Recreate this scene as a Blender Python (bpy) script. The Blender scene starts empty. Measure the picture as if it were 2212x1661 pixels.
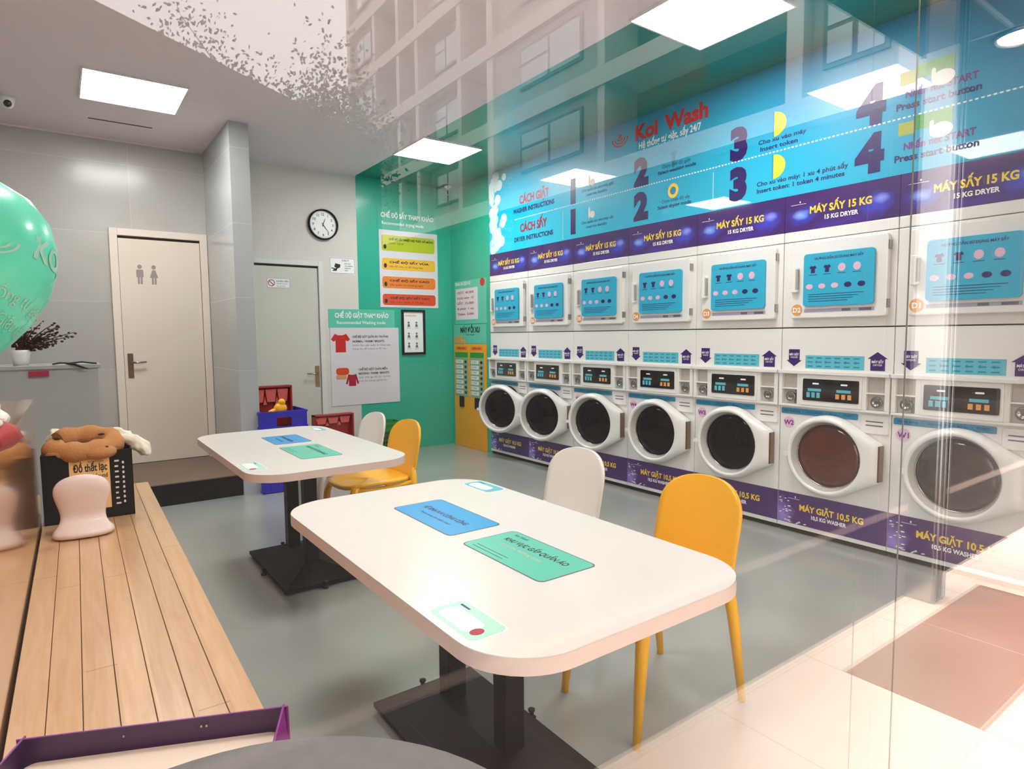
import bpy, math, random
from mathutils import Vector, Matrix
random.seed(7)
PI = math.pi
S = bpy.context.scene
COL = S.collection
D = bpy.data

# ------------------------------------------------------------------ camera
F_PX = 1349.1
cam = D.cameras.new('camera'); cam.sensor_fit = 'HORIZONTAL'; cam.sensor_width = 36.0
cam.lens = F_PX / 2212 * 36.0; cam.clip_start = 0.01; cam.clip_end = 300
camo = D.objects.new('camera', cam); COL.objects.link(camo)
ya, pi_, ro = math.radians(35.887), math.radians(4.492), math.radians(-0.52)
Fw = Vector((math.sin(ya)*math.cos(pi_), math.cos(ya)*math.cos(pi_), -math.sin(pi_)))
Rt = Vector((math.cos(ya), -math.sin(ya), 0)); Up = Rt.cross(Fw)
R2 = Rt*math.cos(ro) + Up*math.sin(ro); U2 = -Rt*math.sin(ro) + Up*math.cos(ro)
Mx = Matrix((R2, U2, -Fw)).transposed().to_4x4(); Mx.translation = Vector((0, 0, 1.3106))
camo.matrix_world = Mx
S.camera = camo

# ------------------------------------------------------------------ world and exposure
SKY = 5.2
W = D.worlds.new('world'); S.world = W; W.use_nodes = True
bg = W.node_tree.nodes['Background']; bg.inputs[0].default_value = (1.0, .94, .925, 1); bg.inputs[1].default_value = SKY
S.view_settings.view_transform = 'Standard'; S.view_settings.look = 'None'
S.view_settings.gamma = 1; S.view_settings.use_curve_mapping = False
S.view_settings.exposure = 0.22
LAMP = 27.0      # radiance of the ceiling panels

# ------------------------------------------------------------------ room constants (metres)
X0, YB, ZC, YG = 3.855, 6.565, 3.043, 0.10      # machine wall, back wall, ceiling, glass
XL = -1.5
XG = 2.686                                       # where the green paint starts
Y0, WD = 5.724, 0.686                            # machine row

# ------------------------------------------------------------------ materials
def srgb(r, g, b):
    f = lambda c: (c/255/12.92 if c/255 <= .04045 else ((c/255+.055)/1.055)**2.4)
    return (f(r), f(g), f(b), 1)
def mat(name, rgb, rough=.5, metal=0, coat=0, coatr=.05, bump=0, bscale=60, emit=0, trans=0, spec=.5, var=0, vscale=4):
    m = D.materials.new(name); m.use_nodes = True; nt = m.node_tree; p = nt.nodes['Principled BSDF']
    c = srgb(*rgb)
    p.inputs['Base Color'].default_value = c; p.inputs['Roughness'].default_value = rough
    p.inputs['Metallic'].default_value = metal; p.inputs['Coat Weight'].default_value = coat
    p.inputs['Coat Roughness'].default_value = coatr; p.inputs['Transmission Weight'].default_value = trans
    p.inputs['Specular IOR Level'].default_value = spec
    if emit: p.inputs['Emission Color'].default_value = c; p.inputs['Emission Strength'].default_value = emit
    if bump or var:
        tc = nt.nodes.new('ShaderNodeTexCoord'); n = nt.nodes.new('ShaderNodeTexNoise')
        n.inputs['Scale'].default_value = bscale if bump else vscale; n.inputs['Detail'].default_value = 4
        nt.links.new(tc.outputs['Object'], n.inputs['Vector'])
        if bump:
            b = nt.nodes.new('ShaderNodeBump'); b.inputs['Strength'].default_value = bump; b.inputs['Distance'].default_value = .004
            nt.links.new(n.outputs['Fac'], b.inputs['Height']); nt.links.new(b.outputs[0], p.inputs['Normal'])
        if var:
            n2 = nt.nodes.new('ShaderNodeTexNoise'); n2.inputs['Scale'].default_value = vscale; n2.inputs['Detail'].default_value = 3
            nt.links.new(tc.outputs['Object'], n2.inputs['Vector'])
            mx = nt.nodes.new('ShaderNodeMix'); mx.data_type = 'RGBA'
            mx.inputs['A'].default_value = [v*(1-var) for v in c[:3]] + [1]; mx.inputs['B'].default_value = [min(1, v*(1+var)) for v in c[:3]] + [1]
            nt.links.new(n2.outputs['Fac'], mx.inputs['Factor']); nt.links.new(mx.outputs['Result'], p.inputs['Base Color'])
    return m
class NB:
    """small node helper"""
    def __init__(s, m): s.t = m.node_tree; s.p = s.t.nodes['Principled BSDF']
    def n(s, ty, **k):
        x = s.t.nodes.new(ty)
        for a, v in k.items(): setattr(x, a, v)
        return x
    def l(s, a, b): s.t.links.new(a, b)
    def math(s, op, a, b=None, c=None):
        x = s.n('ShaderNodeMath', operation=op)
        for i, v in enumerate((a, b, c)):
            if v is None: continue
            if isinstance(v, (int, float)): x.inputs[i].default_value = v
            else: s.l(v, x.inputs[i])
        return x.outputs[0]
    def mix(s, f, a, b):
        x = s.n('ShaderNodeMix', data_type='RGBA')
        for k, v in (('Factor', f), ('A', a), ('B', b)):
            if isinstance(v, (int, float)): x.inputs[k].default_value = v
            elif isinstance(v, tuple): x.inputs[k].default_value = v
            else: s.l(v, x.inputs[k])
        return x.outputs['Result']
    def xyz(s, kind='Object'):
        tc = s.n('ShaderNodeTexCoord'); sp = s.n('ShaderNodeSeparateXYZ'); s.l(tc.outputs[kind], sp.inputs[0])
        return tc.outputs[kind], sp.outputs[0], sp.outputs[1], sp.outputs[2]

def tile_mat(name, rgb, joint, ax, bw, bh, rough=.35, w=.004, offset=0.5, shift=(0, 0), var=.06, coat=0):
    """tiles: ax picks the two object axes; joints drawn by a brick texture"""
    m = mat(name, rgb, rough, coat=coat); b = NB(m); v, x, y, z = b.xyz()
    a = dict(x=x, y=y, z=z); cb = b.n('ShaderNodeCombineXYZ')
    b.l(b.math('ADD', a[ax[0]], shift[0]), cb.inputs[0]); b.l(b.math('ADD', a[ax[1]], shift[1]), cb.inputs[1])
    br = b.n('ShaderNodeTexBrick', offset=offset); b.l(cb.outputs[0], br.inputs['Vector'])
    br.inputs['Scale'].default_value = 1; br.inputs['Brick Width'].default_value = bw; br.inputs['Row Height'].default_value = bh
    br.inputs['Mortar Size'].default_value = w; br.inputs['Mortar Smooth'].default_value = .3; br.inputs['Bias'].default_value = 0
    c = srgb(*rgb); br.inputs['Color1'].default_value = c
    br.inputs['Color2'].default_value = [q*(1-var) for q in c[:3]] + [1]; br.inputs['Mortar'].default_value = srgb(*joint)
    no = b.n('ShaderNodeTexNoise'); no.inputs['Scale'].default_value = 5; no.inputs['Detail'].default_value = 5; b.l(v, no.inputs['Vector'])
    f = b.math('MULTIPLY', no.outputs['Fac'], .16)
    b.l(b.mix(f, br.outputs['Color'], srgb(*[max(0, q-60) for q in rgb])), b.p.inputs['Base Color'])
    return m
def wood_mat(name, c1, c2, plank=None, rough=.3, coat=.4, along='y', shift=0):
    m = mat(name, c1, rough, coat=coat, coatr=.08); b = NB(m); v, x, y, z = b.xyz()
    mp = b.n('ShaderNodeMapping'); b.l(v, mp.inputs[0])
    mp.inputs['Scale'].default_value = (14, 1.2, 14) if along == 'y' else (1.2, 14, 14)
    no = b.n('ShaderNodeTexNoise'); no.inputs['Scale'].default_value = 2.2; no.inputs['Detail'].default_value = 7; no.inputs['Distortion'].default_value = 1.1
    b.l(mp.outputs[0], no.inputs['Vector'])
    mp2 = b.n('ShaderNodeMapping'); b.l(v, mp2.inputs[0]); mp2.inputs['Scale'].default_value = (90, 3, 90)
    n2 = b.n('ShaderNodeTexNoise'); n2.inputs['Scale'].default_value = 2; n2.inputs['Detail'].default_value = 3; b.l(mp2.outputs[0], n2.inputs['Vector'])
    f = b.math('ADD', b.math('MULTIPLY', no.outputs['Fac'], .8), b.math('MULTIPLY', n2.outputs['Fac'], .35))
    col = b.mix(b.math('MULTIPLY_ADD', f, 1.6, -.45), srgb(*c1), srgb(*c2))
    if plank:
        w = plank; xs = b.math('DIVIDE', b.math('ADD', x, shift), w)
        idx = b.math('FLOOR', xs); wn = b.n('ShaderNodeTexWhiteNoise', noise_dimensions='1D'); b.l(idx, wn.inputs['W'])
        col = b.mix(b.math('MULTIPLY', wn.outputs['Value'], .22), col, srgb(*[q*.72 for q in c2]))
        # end joints, staggered per plank
        ys = b.math('FRACT', b.math('ADD', b.math('DIVIDE', y, 1.7), wn.outputs['Value']))
        j = b.math('LESS_THAN', ys, .002)
        col = b.mix(b.math('MULTIPLY', j, .6), col, srgb(90, 60, 35))
    b.l(col, b.p.inputs['Base Color'])
    return m

M = {}
M['ceiling'] = mat('ceiling_paint', (238, 224, 228), .75, bump=.1, bscale=120)
M['green'] = mat('green_paint', (36, 178, 150), .35, coat=.25, coatr=.15, var=.05)
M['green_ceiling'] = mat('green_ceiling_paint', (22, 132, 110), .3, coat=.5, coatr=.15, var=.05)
M['white_wall'] = mat('white_wall_paint', (222, 217, 210), .6, var=.02)
M['wall_tile'] = tile_mat('grey_wall_tile', (196, 194, 189), (206, 206, 202), 'xz', 1.2, .6, .22, .003, 0, (.62, .16))
M['col_tile'] = tile_mat('column_tile', (186, 190, 192), (208, 208, 205), 'xz', 1.2, .6, .2, .003, 0, (.62, .16))
M['white'] = mat('enamel_white', (238, 237, 234), .28, coat=.3)
M['white2'] = mat('enamel_white_satin', (228, 227, 223), .4)
M['shadow_gap'] = mat('dark_gap', (60, 58, 56), .8)
M['black'] = mat('matt_black', (9, 8, 9), .5, spec=.3)
M['blackgloss'] = mat('gloss_black', (8, 7, 9), .12, coat=.8)
M['glassdark'] = mat('dark_door_glass', (4, 3, 3), .05, spec=.16)
M['glassbrown'] = mat('door_glass_brown_wash', (92, 44, 34), .12, var=.35, vscale=9)
M['glassmixed'] = mat('door_glass_mixed_wash', (40, 40, 30), .12, var=.95, vscale=12)
M['pearl'] = mat('pale_bowl_ring', (206, 204, 200), .18, coat=.6)
M['steel'] = mat('steel', (170, 168, 165), .22, metal=1)
M['steel_dark'] = mat('dark_drum_steel', (70, 66, 62), .35, metal=1, bump=.6, bscale=35)
M['bronze'] = mat('brushed_bronze', (150, 125, 105), .3, metal=1)
M['yellow'] = mat('yellow_plastic', (250, 184, 22), .38, coat=.15)
M['chair_white'] = mat('white_plastic', (236, 232, 224), .38, coat=.15)
M['top_white'] = mat('table_laminate', (232, 227, 220), .3, coat=.25, coatr=.12)
M['edge_white'] = mat('table_edge', (226, 205, 197), .4)
M['orange_kiosk'] = mat('kiosk_yellow', (247, 170, 10), .4)
M['cyan'] = mat('cyan_sticker', (40, 176, 214), .35)
M['cyan2'] = mat('pale_cyan_sticker', (96, 190, 208), .35)
M['teal'] = mat('teal_strip', (26, 140, 178), .35)
M['navy'] = mat('navy_print', (38, 16, 96), .4)
M['purple_arrow'] = mat('purple_arrow_print', (58, 20, 104), .4)
M['ink'] = mat('black_ink', (26, 24, 30), .5)
M['ink_soft'] = mat('grey_ink', (110, 104, 116), .5)
M['red'] = mat('red_print', (206, 32, 26), .45)
M['crimson'] = mat('crimson_print', (176, 22, 50), .45)
M['yellow_text'] = mat('yellow_print', (255, 216, 60), .4)
M['white_text'] = mat('white_print', (250, 250, 250), .4)
M['mint'] = mat('mint_print', (96, 202, 176), .35)
M['mint_light'] = mat('pale_mint_print', (178, 230, 210), .35)
M['blue_decal'] = mat('blue_decal_print', (30, 160, 226), .3)
M['board'] = mat('poster_white', (228, 222, 228), .45)
M['lime'] = mat('lime_print', (190, 200, 20), .4)
M['amber'] = mat('amber_print', (250, 190, 50), .4)
M['orange'] = mat('orange_print', (240, 130, 30), .4)
M['redorange'] = mat('red_orange_print', (226, 74, 20), .4)
M['badge_orange'] = mat('badge_orange', (232, 160, 80), .4)
M['badge_pink'] = mat('badge_pink', (226, 190, 214), .4)
M['violet'] = mat('violet_print', (120, 30, 130), .4)
M['green_print'] = mat('green_print', (40, 150, 40), .4)
M['door'] = mat('door_cream', (234, 223, 208), .45)
M['doorframe'] = mat('door_frame_cream', (240, 228, 216), .4)
M['door2'] = mat('door_grey_white', (212, 210, 200), .45)
M['brown_mat'] = mat('brown_mat', (124, 104, 88), .8, var=.15, bump=.4, bscale=90)
M['blue_crate'] = mat('blue_crate', (44, 34, 190), .4)
M['red_crate'] = mat('red_crate', (170, 24, 28), .4)
M['pink_crate'] = mat('salmon_crate_ribs', (240, 110, 104), .45)
M['green_bin'] = mat('green_bin', (20, 140, 50), .4)
M['tan_plush'] = mat('tan_plush', (200, 140, 86), .95, bump=1, bscale=160, var=.12, vscale=9)
M['cream_cloth'] = mat('cream_cloth', (244, 236, 214), .9, bump=.4, bscale=30)
M['pink_vinyl'] = mat('pale_pink_vinyl', (236, 212, 204), .45, coat=.2)
M['orange_paper'] = mat('peach_paper', (250, 200, 130), .7, var=.05)
M['purple_box'] = mat('purple_board', (56, 4, 66), .4)
M['magenta_box'] = mat('magenta_board', (150, 10, 150), .35, coat=.3)
M['cream_paper'] = mat('cream_paper', (246, 226, 208), .6)
M['stool'] = mat('slate_stool_top', (128, 124, 126), .55, var=.18, vscale=26, bump=.5, bscale=60)
M['balloon'] = mat('mint_balloon', (104, 244, 208), .3, coat=.3)
M['dry'] = mat('dried_plant_brown', (66, 40, 32), .9, var=.3, vscale=30)
M['tag_red'] = mat('tag_red', (178, 44, 78), .5)
M['counter'] = mat('counter_grey', (186, 188, 186), .2, coat=.4)
M['bag_red'] = mat('bag_red', (176, 30, 34), .4)
M['bag_white'] = mat('bag_white', (236, 230, 224), .5)
M['rubber'] = mat('rubber', (20, 18, 18), .7)
M['bench_top'] = wood_mat('bench_wood', (226, 186, 140), (198, 150, 104), .0702, shift=.101)
M['bench_side'] = wood_mat('bench_panel_wood', (176, 120, 72), (150, 98, 54), None, .16, .9)
M['groove'] = mat('plank_groove', (74, 46, 26), .9)
M['downlight'] = mat('warm_downlight', (255, 216, 186), .5, emit=90)
m = mat('ceiling_light_panel', (255, 253, 250), .5, emit=LAMP); M['lamp'] = m

# floor: grey resin with faint clouding
m = mat('grey_resin_floor', (160, 164, 160), .24, coat=.3, coatr=.12); b = NB(m); v, x, y, z = b.xyz()
n1 = b.n('ShaderNodeTexNoise'); n1.inputs['Scale'].default_value = 1.4; n1.inputs['Detail'].default_value = 6; b.l(v, n1.inputs['Vector'])
b.l(b.mix(b.math('MULTIPLY_ADD', n1.outputs['Fac'], 1.5, -.3), srgb(150, 155, 152), srgb(170, 170, 164)), b.p.inputs['Base Color']); M['floor'] = m

# big sign: cyan print, its lighter lower far end partly painted-in light falloff
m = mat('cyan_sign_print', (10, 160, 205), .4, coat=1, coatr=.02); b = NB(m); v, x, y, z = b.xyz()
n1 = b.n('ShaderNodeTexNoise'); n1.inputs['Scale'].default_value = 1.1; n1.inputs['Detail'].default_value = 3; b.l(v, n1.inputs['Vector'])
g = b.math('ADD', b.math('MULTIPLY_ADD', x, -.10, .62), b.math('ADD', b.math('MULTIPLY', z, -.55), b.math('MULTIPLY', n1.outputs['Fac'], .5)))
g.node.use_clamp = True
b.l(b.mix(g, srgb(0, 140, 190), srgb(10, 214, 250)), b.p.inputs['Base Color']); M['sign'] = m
# purple banners: print with blue glows placed per panel (object space of each panel)
def banner_mat(name, base, alt, glows):
    m = mat(name, base, .4, coat=.7, coatr=.05); b = NB(m); v, x, y, z = b.xyz()
    n1 = b.n('ShaderNodeTexNoise'); n1.inputs['Scale'].default_value = 3; n1.inputs['Detail'].default_value = 4; b.l(v, n1.inputs['Vector'])
    col = b.mix(b.math('MULTIPLY_ADD', n1.outputs['Fac'], 2, -.6), srgb(*base), srgb(*alt))
    ns = b.n('ShaderNodeTexNoise'); ns.inputs['Scale'].default_value = 9; ns.inputs['Detail'].default_value = 4; b.l(v, ns.inputs['Vector'])
    for (u, w, ru, rw, c) in glows:
        dx = b.math('DIVIDE', b.math('SUBTRACT', x, u), ru); dz = b.math('DIVIDE', b.math('SUBTRACT', z, w), rw)
        d = b.math('SQRT', b.math('ADD', b.math('MULTIPLY', dx, dx), b.math('MULTIPLY', dz, dz)))
        d = b.math('ADD', d, b.math('MULTIPLY_ADD', ns.outputs['Fac'], 1.6, -.8))
        f = b.math('SUBTRACT', 1, d); f.node.use_clamp = True
        col = b.mix(f, col, srgb(*c))
    b.l(col, b.p.inputs['Base Color']); return m
M['banner'] = banner_mat('purple_banner_print', (66, 8, 112), (44, 6, 96),
    [(.12, .09, .12, .07, (40, 70, 220)), (.10, .10, .06, .035, (150, 190, 255)), (.55, .10, .12, .07, (60, 70, 220)), (.58, .12, .05, .03, (140, 150, 250)), (.34, .02, .3, .05, (70, 30, 150))])
M['base_print'] = banner_mat('purple_base_print', (76, 14, 110), (48, 8, 98), [(.03, .05, .09, .12, (150, 130, 220))])
# pavement and building outside
M['paving'] = tile_mat('beige_paving', (246, 226, 212), (206, 184, 168), 'xy', .6, .6, .6, .004, 0, (.0, .47))
M['paving_dark'] = tile_mat('grey_brown_paving', (62, 56, 54), (84, 76, 72), 'xy', .3, .3, .7, .004, 0)
M['paving_brown'] = mat('red_brown_tile', (150, 92, 70), .6, var=.1)
M['paving_line'] = mat('pale_kerb', (132, 118, 110), .7)
M['ext_wall'] = mat('facade_render', (162, 150, 145), .8, var=.04)
M['ext_band'] = mat('facade_band', (200, 188, 182), .8)
M['ext_dark'] = mat('balcony_wall', (84, 76, 73), .85)
M['ext_frame'] = mat('window_frame_dark', (96, 92, 92), .6)
M['ext_glass'] = mat('facade_glass', (150, 158, 160), .1, coat=1)
M['house_dark'] = mat('dark_house_wall', (48, 44, 42), .8)
M['bark'] = mat('bark', (58, 48, 40), .9, bump=.6, bscale=40)
M['leaf'] = mat('leaf', (30, 34, 22), .7)
M['soffit'] = tile_mat('soffit_panels', (70, 72, 74), (150, 160, 162), 'xy', 1.2, .6, .5, .012, 0)
M['post'] = mat('post_dark', (44, 40, 40), .4)

# thin pane of glass: mirror reflection by Schlick, rest passes straight through
m = D.materials.new('window_glass'); m.use_nodes = True; nt = m.node_tree
for n in list(nt.nodes):
    if n.type == 'BSDF_PRINCIPLED': nt.nodes.remove(n)
out = nt.nodes['Material Output']; ge = nt.nodes.new('ShaderNodeNewGeometry'); dt = nt.nodes.new('ShaderNodeVectorMath'); dt.operation = 'DOT_PRODUCT'
nt.links.new(ge.outputs['Incoming'], dt.inputs[0]); nt.links.new(ge.outputs['Normal'], dt.inputs[1])
def mth(op, a, bb):
    x = nt.nodes.new('ShaderNodeMath'); x.operation = op
    for i, q in enumerate((a, bb)):
        if q is None: continue
        if isinstance(q, (int, float)): x.inputs[i].default_value = q
        else: nt.links.new(q, x.inputs[i])
    return x.outputs[0]
fr = mth('ADD', mth('MULTIPLY', mth('POWER', mth('SUBTRACT', 1, mth('ABSOLUTE', dt.outputs['Value'], None)), 5), .96), .04)
tr = nt.nodes.new('ShaderNodeBsdfTransparent'); tr.inputs[0].default_value = (.985, .992, .985, 1)
gl = nt.nodes.new('ShaderNodeBsdfGlossy'); gl.inputs['Roughness'].default_value = 0.0; gl.inputs[0].default_value = (1, 1, 1, 1)
mxs = nt.nodes.new('ShaderNodeMixShader')
nt.links.new(fr, mxs.inputs[0]); nt.links.new(tr.outputs[0], mxs.inputs[1]); nt.links.new(gl.outputs[0], mxs.inputs[2]); nt.links.new(mxs.outputs[0], out.inputs[0])
M['glass'] = m

# ------------------------------------------------------------------ mesh builder
class Fr:
    """a local frame: u right, v up, n towards the viewer"""
    def __init__(s, o, u, v, n): s.o, s.u, s.v, s.n = Vector(o), Vector(u), Vector(v), Vector(n)
    def __call__(s, a, b, c=0): return s.o + s.u*a + s.v*b + s.n*c
WORLD = Fr((0, 0, 0), (1, 0, 0), (0, 1, 0), (0, 0, 1))
class MB:
    def __init__(s): s.v = []; s.f = []; s.sm = []; s.un = []
    def mark(s):
        s.un.append((len(s.v), len(s.f)))
    def add(s, vs, fs, smooth=False):
        s.mark(); k = len(s.v); s.v += [tuple(q) for q in vs]; s.f += [tuple(k+i for i in f) for f in fs]; s.sm += [smooth]*len(fs); return s
    def box(s, x0, x1, y0, y1, z0, z1, fr=WORLD):
        vs = [fr(x, y, z) for z in (z0, z1) for y in (y0, y1) for x in (x0, x1)]
        return s.add(vs, [(0, 2, 3, 1), (4, 5, 7, 6), (0, 1, 5, 4), (2, 6, 7, 3), (0, 4, 6, 2), (1, 3, 7, 5)])
    def prism(s, pts, c0, c1, fr=WORLD, smooth_side=False):
        s.mark(); n = len(pts); vs = [fr(p[0], p[1], c0) for p in pts] + [fr(p[0], p[1], c1) for p in pts]
        k = len(s.v); s.v += [tuple(q) for q in vs]
        s.f += [tuple(k+i for i in range(n-1, -1, -1)), tuple(k+n+i for i in range(n))]; s.sm += [False]*2
        s.f += [(k+i, k+(i+1) % n, k+n+(i+1) % n, k+n+i) for i in range(n)]; s.sm += [smooth_side]*n
        return s
    def rbox(s, u0, u1, v0, v1, c0, c1, r, fr=WORLD, seg=5):
        return s.prism(rrect(u0, u1, v0, v1, r, seg), c0, c1, fr, False)
    def loft(s, rings, smooth=True, cap=True):
        s.mark(); n = len(rings[0]); k = len(s.v)
        for r in rings: s.v += [tuple(q) for q in r]
        for i in range(len(rings)-1):
            for j in range(n):
                s.f.append((k+i*n+j, k+i*n+(j+1) % n, k+(i+1)*n+(j+1) % n, k+(i+1)*n+j)); s.sm.append(smooth)
        if cap:
            s.f.append(tuple(k+j for j in range(n-1, -1, -1))); s.f.append(tuple(k+(len(rings)-1)*n+j for j in range(n))); s.sm += [False]*2
        return s
    def lathe(s, prof, fr=WORLD, seg=32, su=1, sv=1, smooth=True, cap=True):
        rings = [[fr(r*su*math.cos(2*PI*j/seg), r*sv*math.sin(2*PI*j/seg), c) for j in range(seg)] for r, c in prof]
        return s.loft(rings, smooth, cap)
    def tube(s, path, r, seg=10, smooth=True):
        path = [Vector(p) for p in path]; rr = r if isinstance(r, (list, tuple)) else [r]*len(path)
        rings = []
        for i, p in enumerate(path):
            t = (path[min(i+1, len(path)-1)] - path[max(i-1, 0)]).normalized()
            a = t.cross(Vector((0, 0, 1)) if abs(t.z) < .9 else Vector((1, 0, 0))).normalized(); bb = t.cross(a)
            rings.append([p + a*rr[i]*math.cos(2*PI*j/seg) + bb*rr[i]*math.sin(2*PI*j/seg) for j in range(seg)])
        return s.loft(rings, smooth)
    def ell(s, c, rx, ry, rz, seg=20, rings=12):
        rs = [[(c[0]+rx*math.sin(PI*max(.01, min(.99, i/rings)))*math.cos(2*PI*j/seg), c[1]+ry*math.sin(PI*max(.01, min(.99, i/rings)))*math.sin(2*PI*j/seg), c[2]-rz*math.cos(PI*i/rings)) for j in range(seg)] for i in range(rings+1)]
        return s.loft(rs)
    def text(s, body, size, u, v, c, fr, align='LEFT', bold=0.0, width=None, sx=1, rot=0):
        vs, fs = text_mesh(body, bold)
        xs = [q[0] for q in vs]; w = max(xs)-min(xs); x0 = min(xs)
        k = size*sx if width is None else width/w
        off = {'LEFT': 0, 'CENTER': -w*k/2, 'RIGHT': -w*k}[align]
        cr, sr = math.cos(rot), math.sin(rot); P = []
        for q in vs:
            a, b2 = (q[0]-x0)*k+off, q[1]*size
            P.append(fr(u + a*cr - b2*sr, v + a*sr + b2*cr, c))
        return s.add(P, fs)
    def clusters(s):
        '''pieces that stand apart (an added shape with none near it) become objects of their own'''
        U = []; ends = s.un[1:] + [(len(s.v), len(s.f))]
        for (a, f0), (b_, f1) in zip(s.un, ends):
            if b_ > a:
                q = s.v[a:b_]; lo = [min(p[i] for p in q) for i in range(3)]; hi = [max(p[i] for p in q) for i in range(3)]
                U.append((lo, hi, sorted(h-l for h, l in zip(hi, lo))[1], a, b_, f0, f1))
        n = len(U); par = list(range(n))
        def find(i):
            while par[i] != i: i = par[i]
            return i
        for i in range(n):
            for j in range(i):
                A_, B_ = U[i], U[j]
                d2 = sum(max(0, A_[0][k]-B_[1][k], B_[0][k]-A_[1][k])**2 for k in range(3))
                if math.sqrt(d2) <= max(.02, .25*max(A_[2], B_[2])): par[find(i)] = find(j)
        g = {}
        for i in range(n): g.setdefault(find(i), []).append(U[i])
        return list(g.values())
    def build(s, name, m, parent=None, loc=None, bevel=0, shade=None, split=True):
        if split and parent is not None and 1 < len(s.un) < 60:
            cl = s.clusters()
            if len(cl) > 1:
                first = None
                for us in cl:
                    q = MB()
                    for (lo, hi, sz, a, b_, f0, f1) in us:
                        k = len(q.v); q.mark(); q.v += s.v[a:b_]; q.f += [tuple(i-a+k for i in f) for f in s.f[f0:f1]]; q.sm += s.sm[f0:f1]
                    o = q.build(name, m, parent, loc, bevel, shade, False)
                    first = first or o
                return first
        me = D.meshes.new(name); vs = s.v
        if loc is not None: vs = [(a[0]-loc[0], a[1]-loc[1], a[2]-loc[2]) for a in vs]
        me.from_pydata(vs, [], s.f); me.validate()
        if len(me.polygons) == len(s.sm): me.polygons.foreach_set('use_smooth', s.sm)
        me.materials.append(m); me.update()
        o = D.objects.new(name, me); COL.objects.link(o)
        if loc is not None: o.location = loc
        if parent: o.parent = parent
        if bevel:
            bm = o.modifiers.new('bevel', 'BEVEL'); bm.width = bevel; bm.segments = 2; bm.limit_method = 'ANGLE'; bm.angle_limit = math.radians(50)
        return o
def rrect(u0, u1, v0, v1, r, seg=5):
    P = []
    for cx, cy, a0 in ((u1-r, v0+r, -PI/2), (u1-r, v1-r, 0), (u0+r, v1-r, PI/2), (u0+r, v0+r, PI)):
        for i in range(seg+1):
            a = a0 + PI/2*i/seg; P.append((cx+r*math.cos(a), cy+r*math.sin(a)))
    return P
def ellp(cu, cv, ru, rv=None, seg=24):
    rv = rv or ru; return [(cu+ru*math.cos(2*PI*i/seg), cv+rv*math.sin(2*PI*i/seg)) for i in range(seg)]
_TC = {}
def text_mesh(body, bold):
    """letters as a flat mesh, cap height about .72 at size 1"""
    key = (body, bold)
    if key in _TC: return _TC[key]
    cu = D.curves.new('t', 'FONT'); cu.body = body; cu.size = 1; cu.offset = bold; cu.resolution_u = 3
    o = D.objects.new('t', cu); COL.objects.link(o)
    dg = bpy.context.evaluated_depsgraph_get(); me = D.meshes.new_from_object(o.evaluated_get(dg))
    vs = [tuple(v.co) for v in me.vertices]; fs = [tuple(p.vertices) for p in me.polygons]
    D.objects.remove(o); D.curves.remove(cu); D.meshes.remove(me)
    _TC[key] = (vs, fs); return vs, fs
def empty(name, loc=(0, 0, 0), rz=0, label=None, cat=None, group=None):
    o = D.objects.new(name, None); COL.objects.link(o); o.location = loc; o.rotation_euler = (0, 0, rz); o.empty_display_size = .1
    tag(o, label, cat, group); return o
def tag(o, label=None, cat=None, group=None, kind=None):
    if label: o['label'] = label
    if cat: o['category'] = cat
    if group: o['group'] = group
    if kind: o['kind'] = kind
    return o
def struct(name, mb, m, label=None, **k):
    return tag(mb.build(name, m, **k), label, None, None, 'structure')
def B(*a, **k): return MB().box(*a, **k)
def copy_tree(o, parent=None):
    c = o.copy(); COL.objects.link(c)
    if parent: c.parent = parent
    for ch in list(o.children): copy_tree(ch, c)
    return c

# ================================================================== ROOM SHELL
struct('floor', B(XL, 4.6, YG+.02, YB+.15, -.1, 0), M['floor'], 'grey resin shop floor')
struct('ceiling', MB().box(XL, XG, YG+.02, YB+.15, ZC, ZC+.12), M['ceiling'], 'grey painted ceiling')
struct('ceiling_green', MB().box(XG, 4.6, YG+.02, YB+.15, ZC-.0, ZC+.12), M['green_ceiling'], 'green painted ceiling strip above the machines')
struct('wall_back', B(XL, 1.43, YB, YB+.15, 0, ZC), M['wall_tile'], 'grey tiled back wall')
struct('wall_back_white', B(1.43, XG, YB, YB+.15, 0, ZC), M['white_wall'], 'off-white painted part of the back wall')
struct('wall_back_green', B(XG, 4.6, YB, YB+.15, 0, ZC), M['green'], 'green painted part of the back wall')
struct('wall_left', B(XL-.12, XL, YG-.02, YB+.15, 0, ZC), M['wall_tile'], 'left wall')
struct('wall_right_green', B(X0+.005, 4.6, Y0+.002, YB, 0, ZC), M['green'], 'green return wall beside the machines')
struct('wall_right', B(4.6, 4.7, YG-.02, YB+.15, 0, ZC), M['white_wall'], 'wall behind the machines')
struct('wall_right_header', B(X0+.012, 4.6, YG+.03, Y0, 1.96, ZC), M['white_wall'], 'bulkhead above the dryers')
struct('wall_right_near', B(X0+.01, 4.6, YG+.03, .918, 0, 1.96), M['white_wall'], 'boxed wall beside the nearest machine')
struct('column', B(1.188, 1.337, 5.47, YB, 0, ZC), M['col_tile'], 'grey tiled column')
struct('platform', B(XL, 1.188, 5.49, YB, 0, .168), M['black'], 'black raised step')
struct('platform_top', B(XL, 1.186, 5.492, YB, .168, .176), M['brown_mat'], 'brown covering on the step')
struct('trim_ceiling', MB().box(XL, 1.186, YB-.012, YB, ZC-.012, ZC).box(1.43, XG, YB-.01, YB, ZC-.01, ZC), M['ceiling'], 'ceiling trim')
struct('trim_slot', B(.28, .72, 6.02, 6.035, ZC-.003, ZC), M['shadow_gap'], 'narrow slot in the ceiling')

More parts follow.
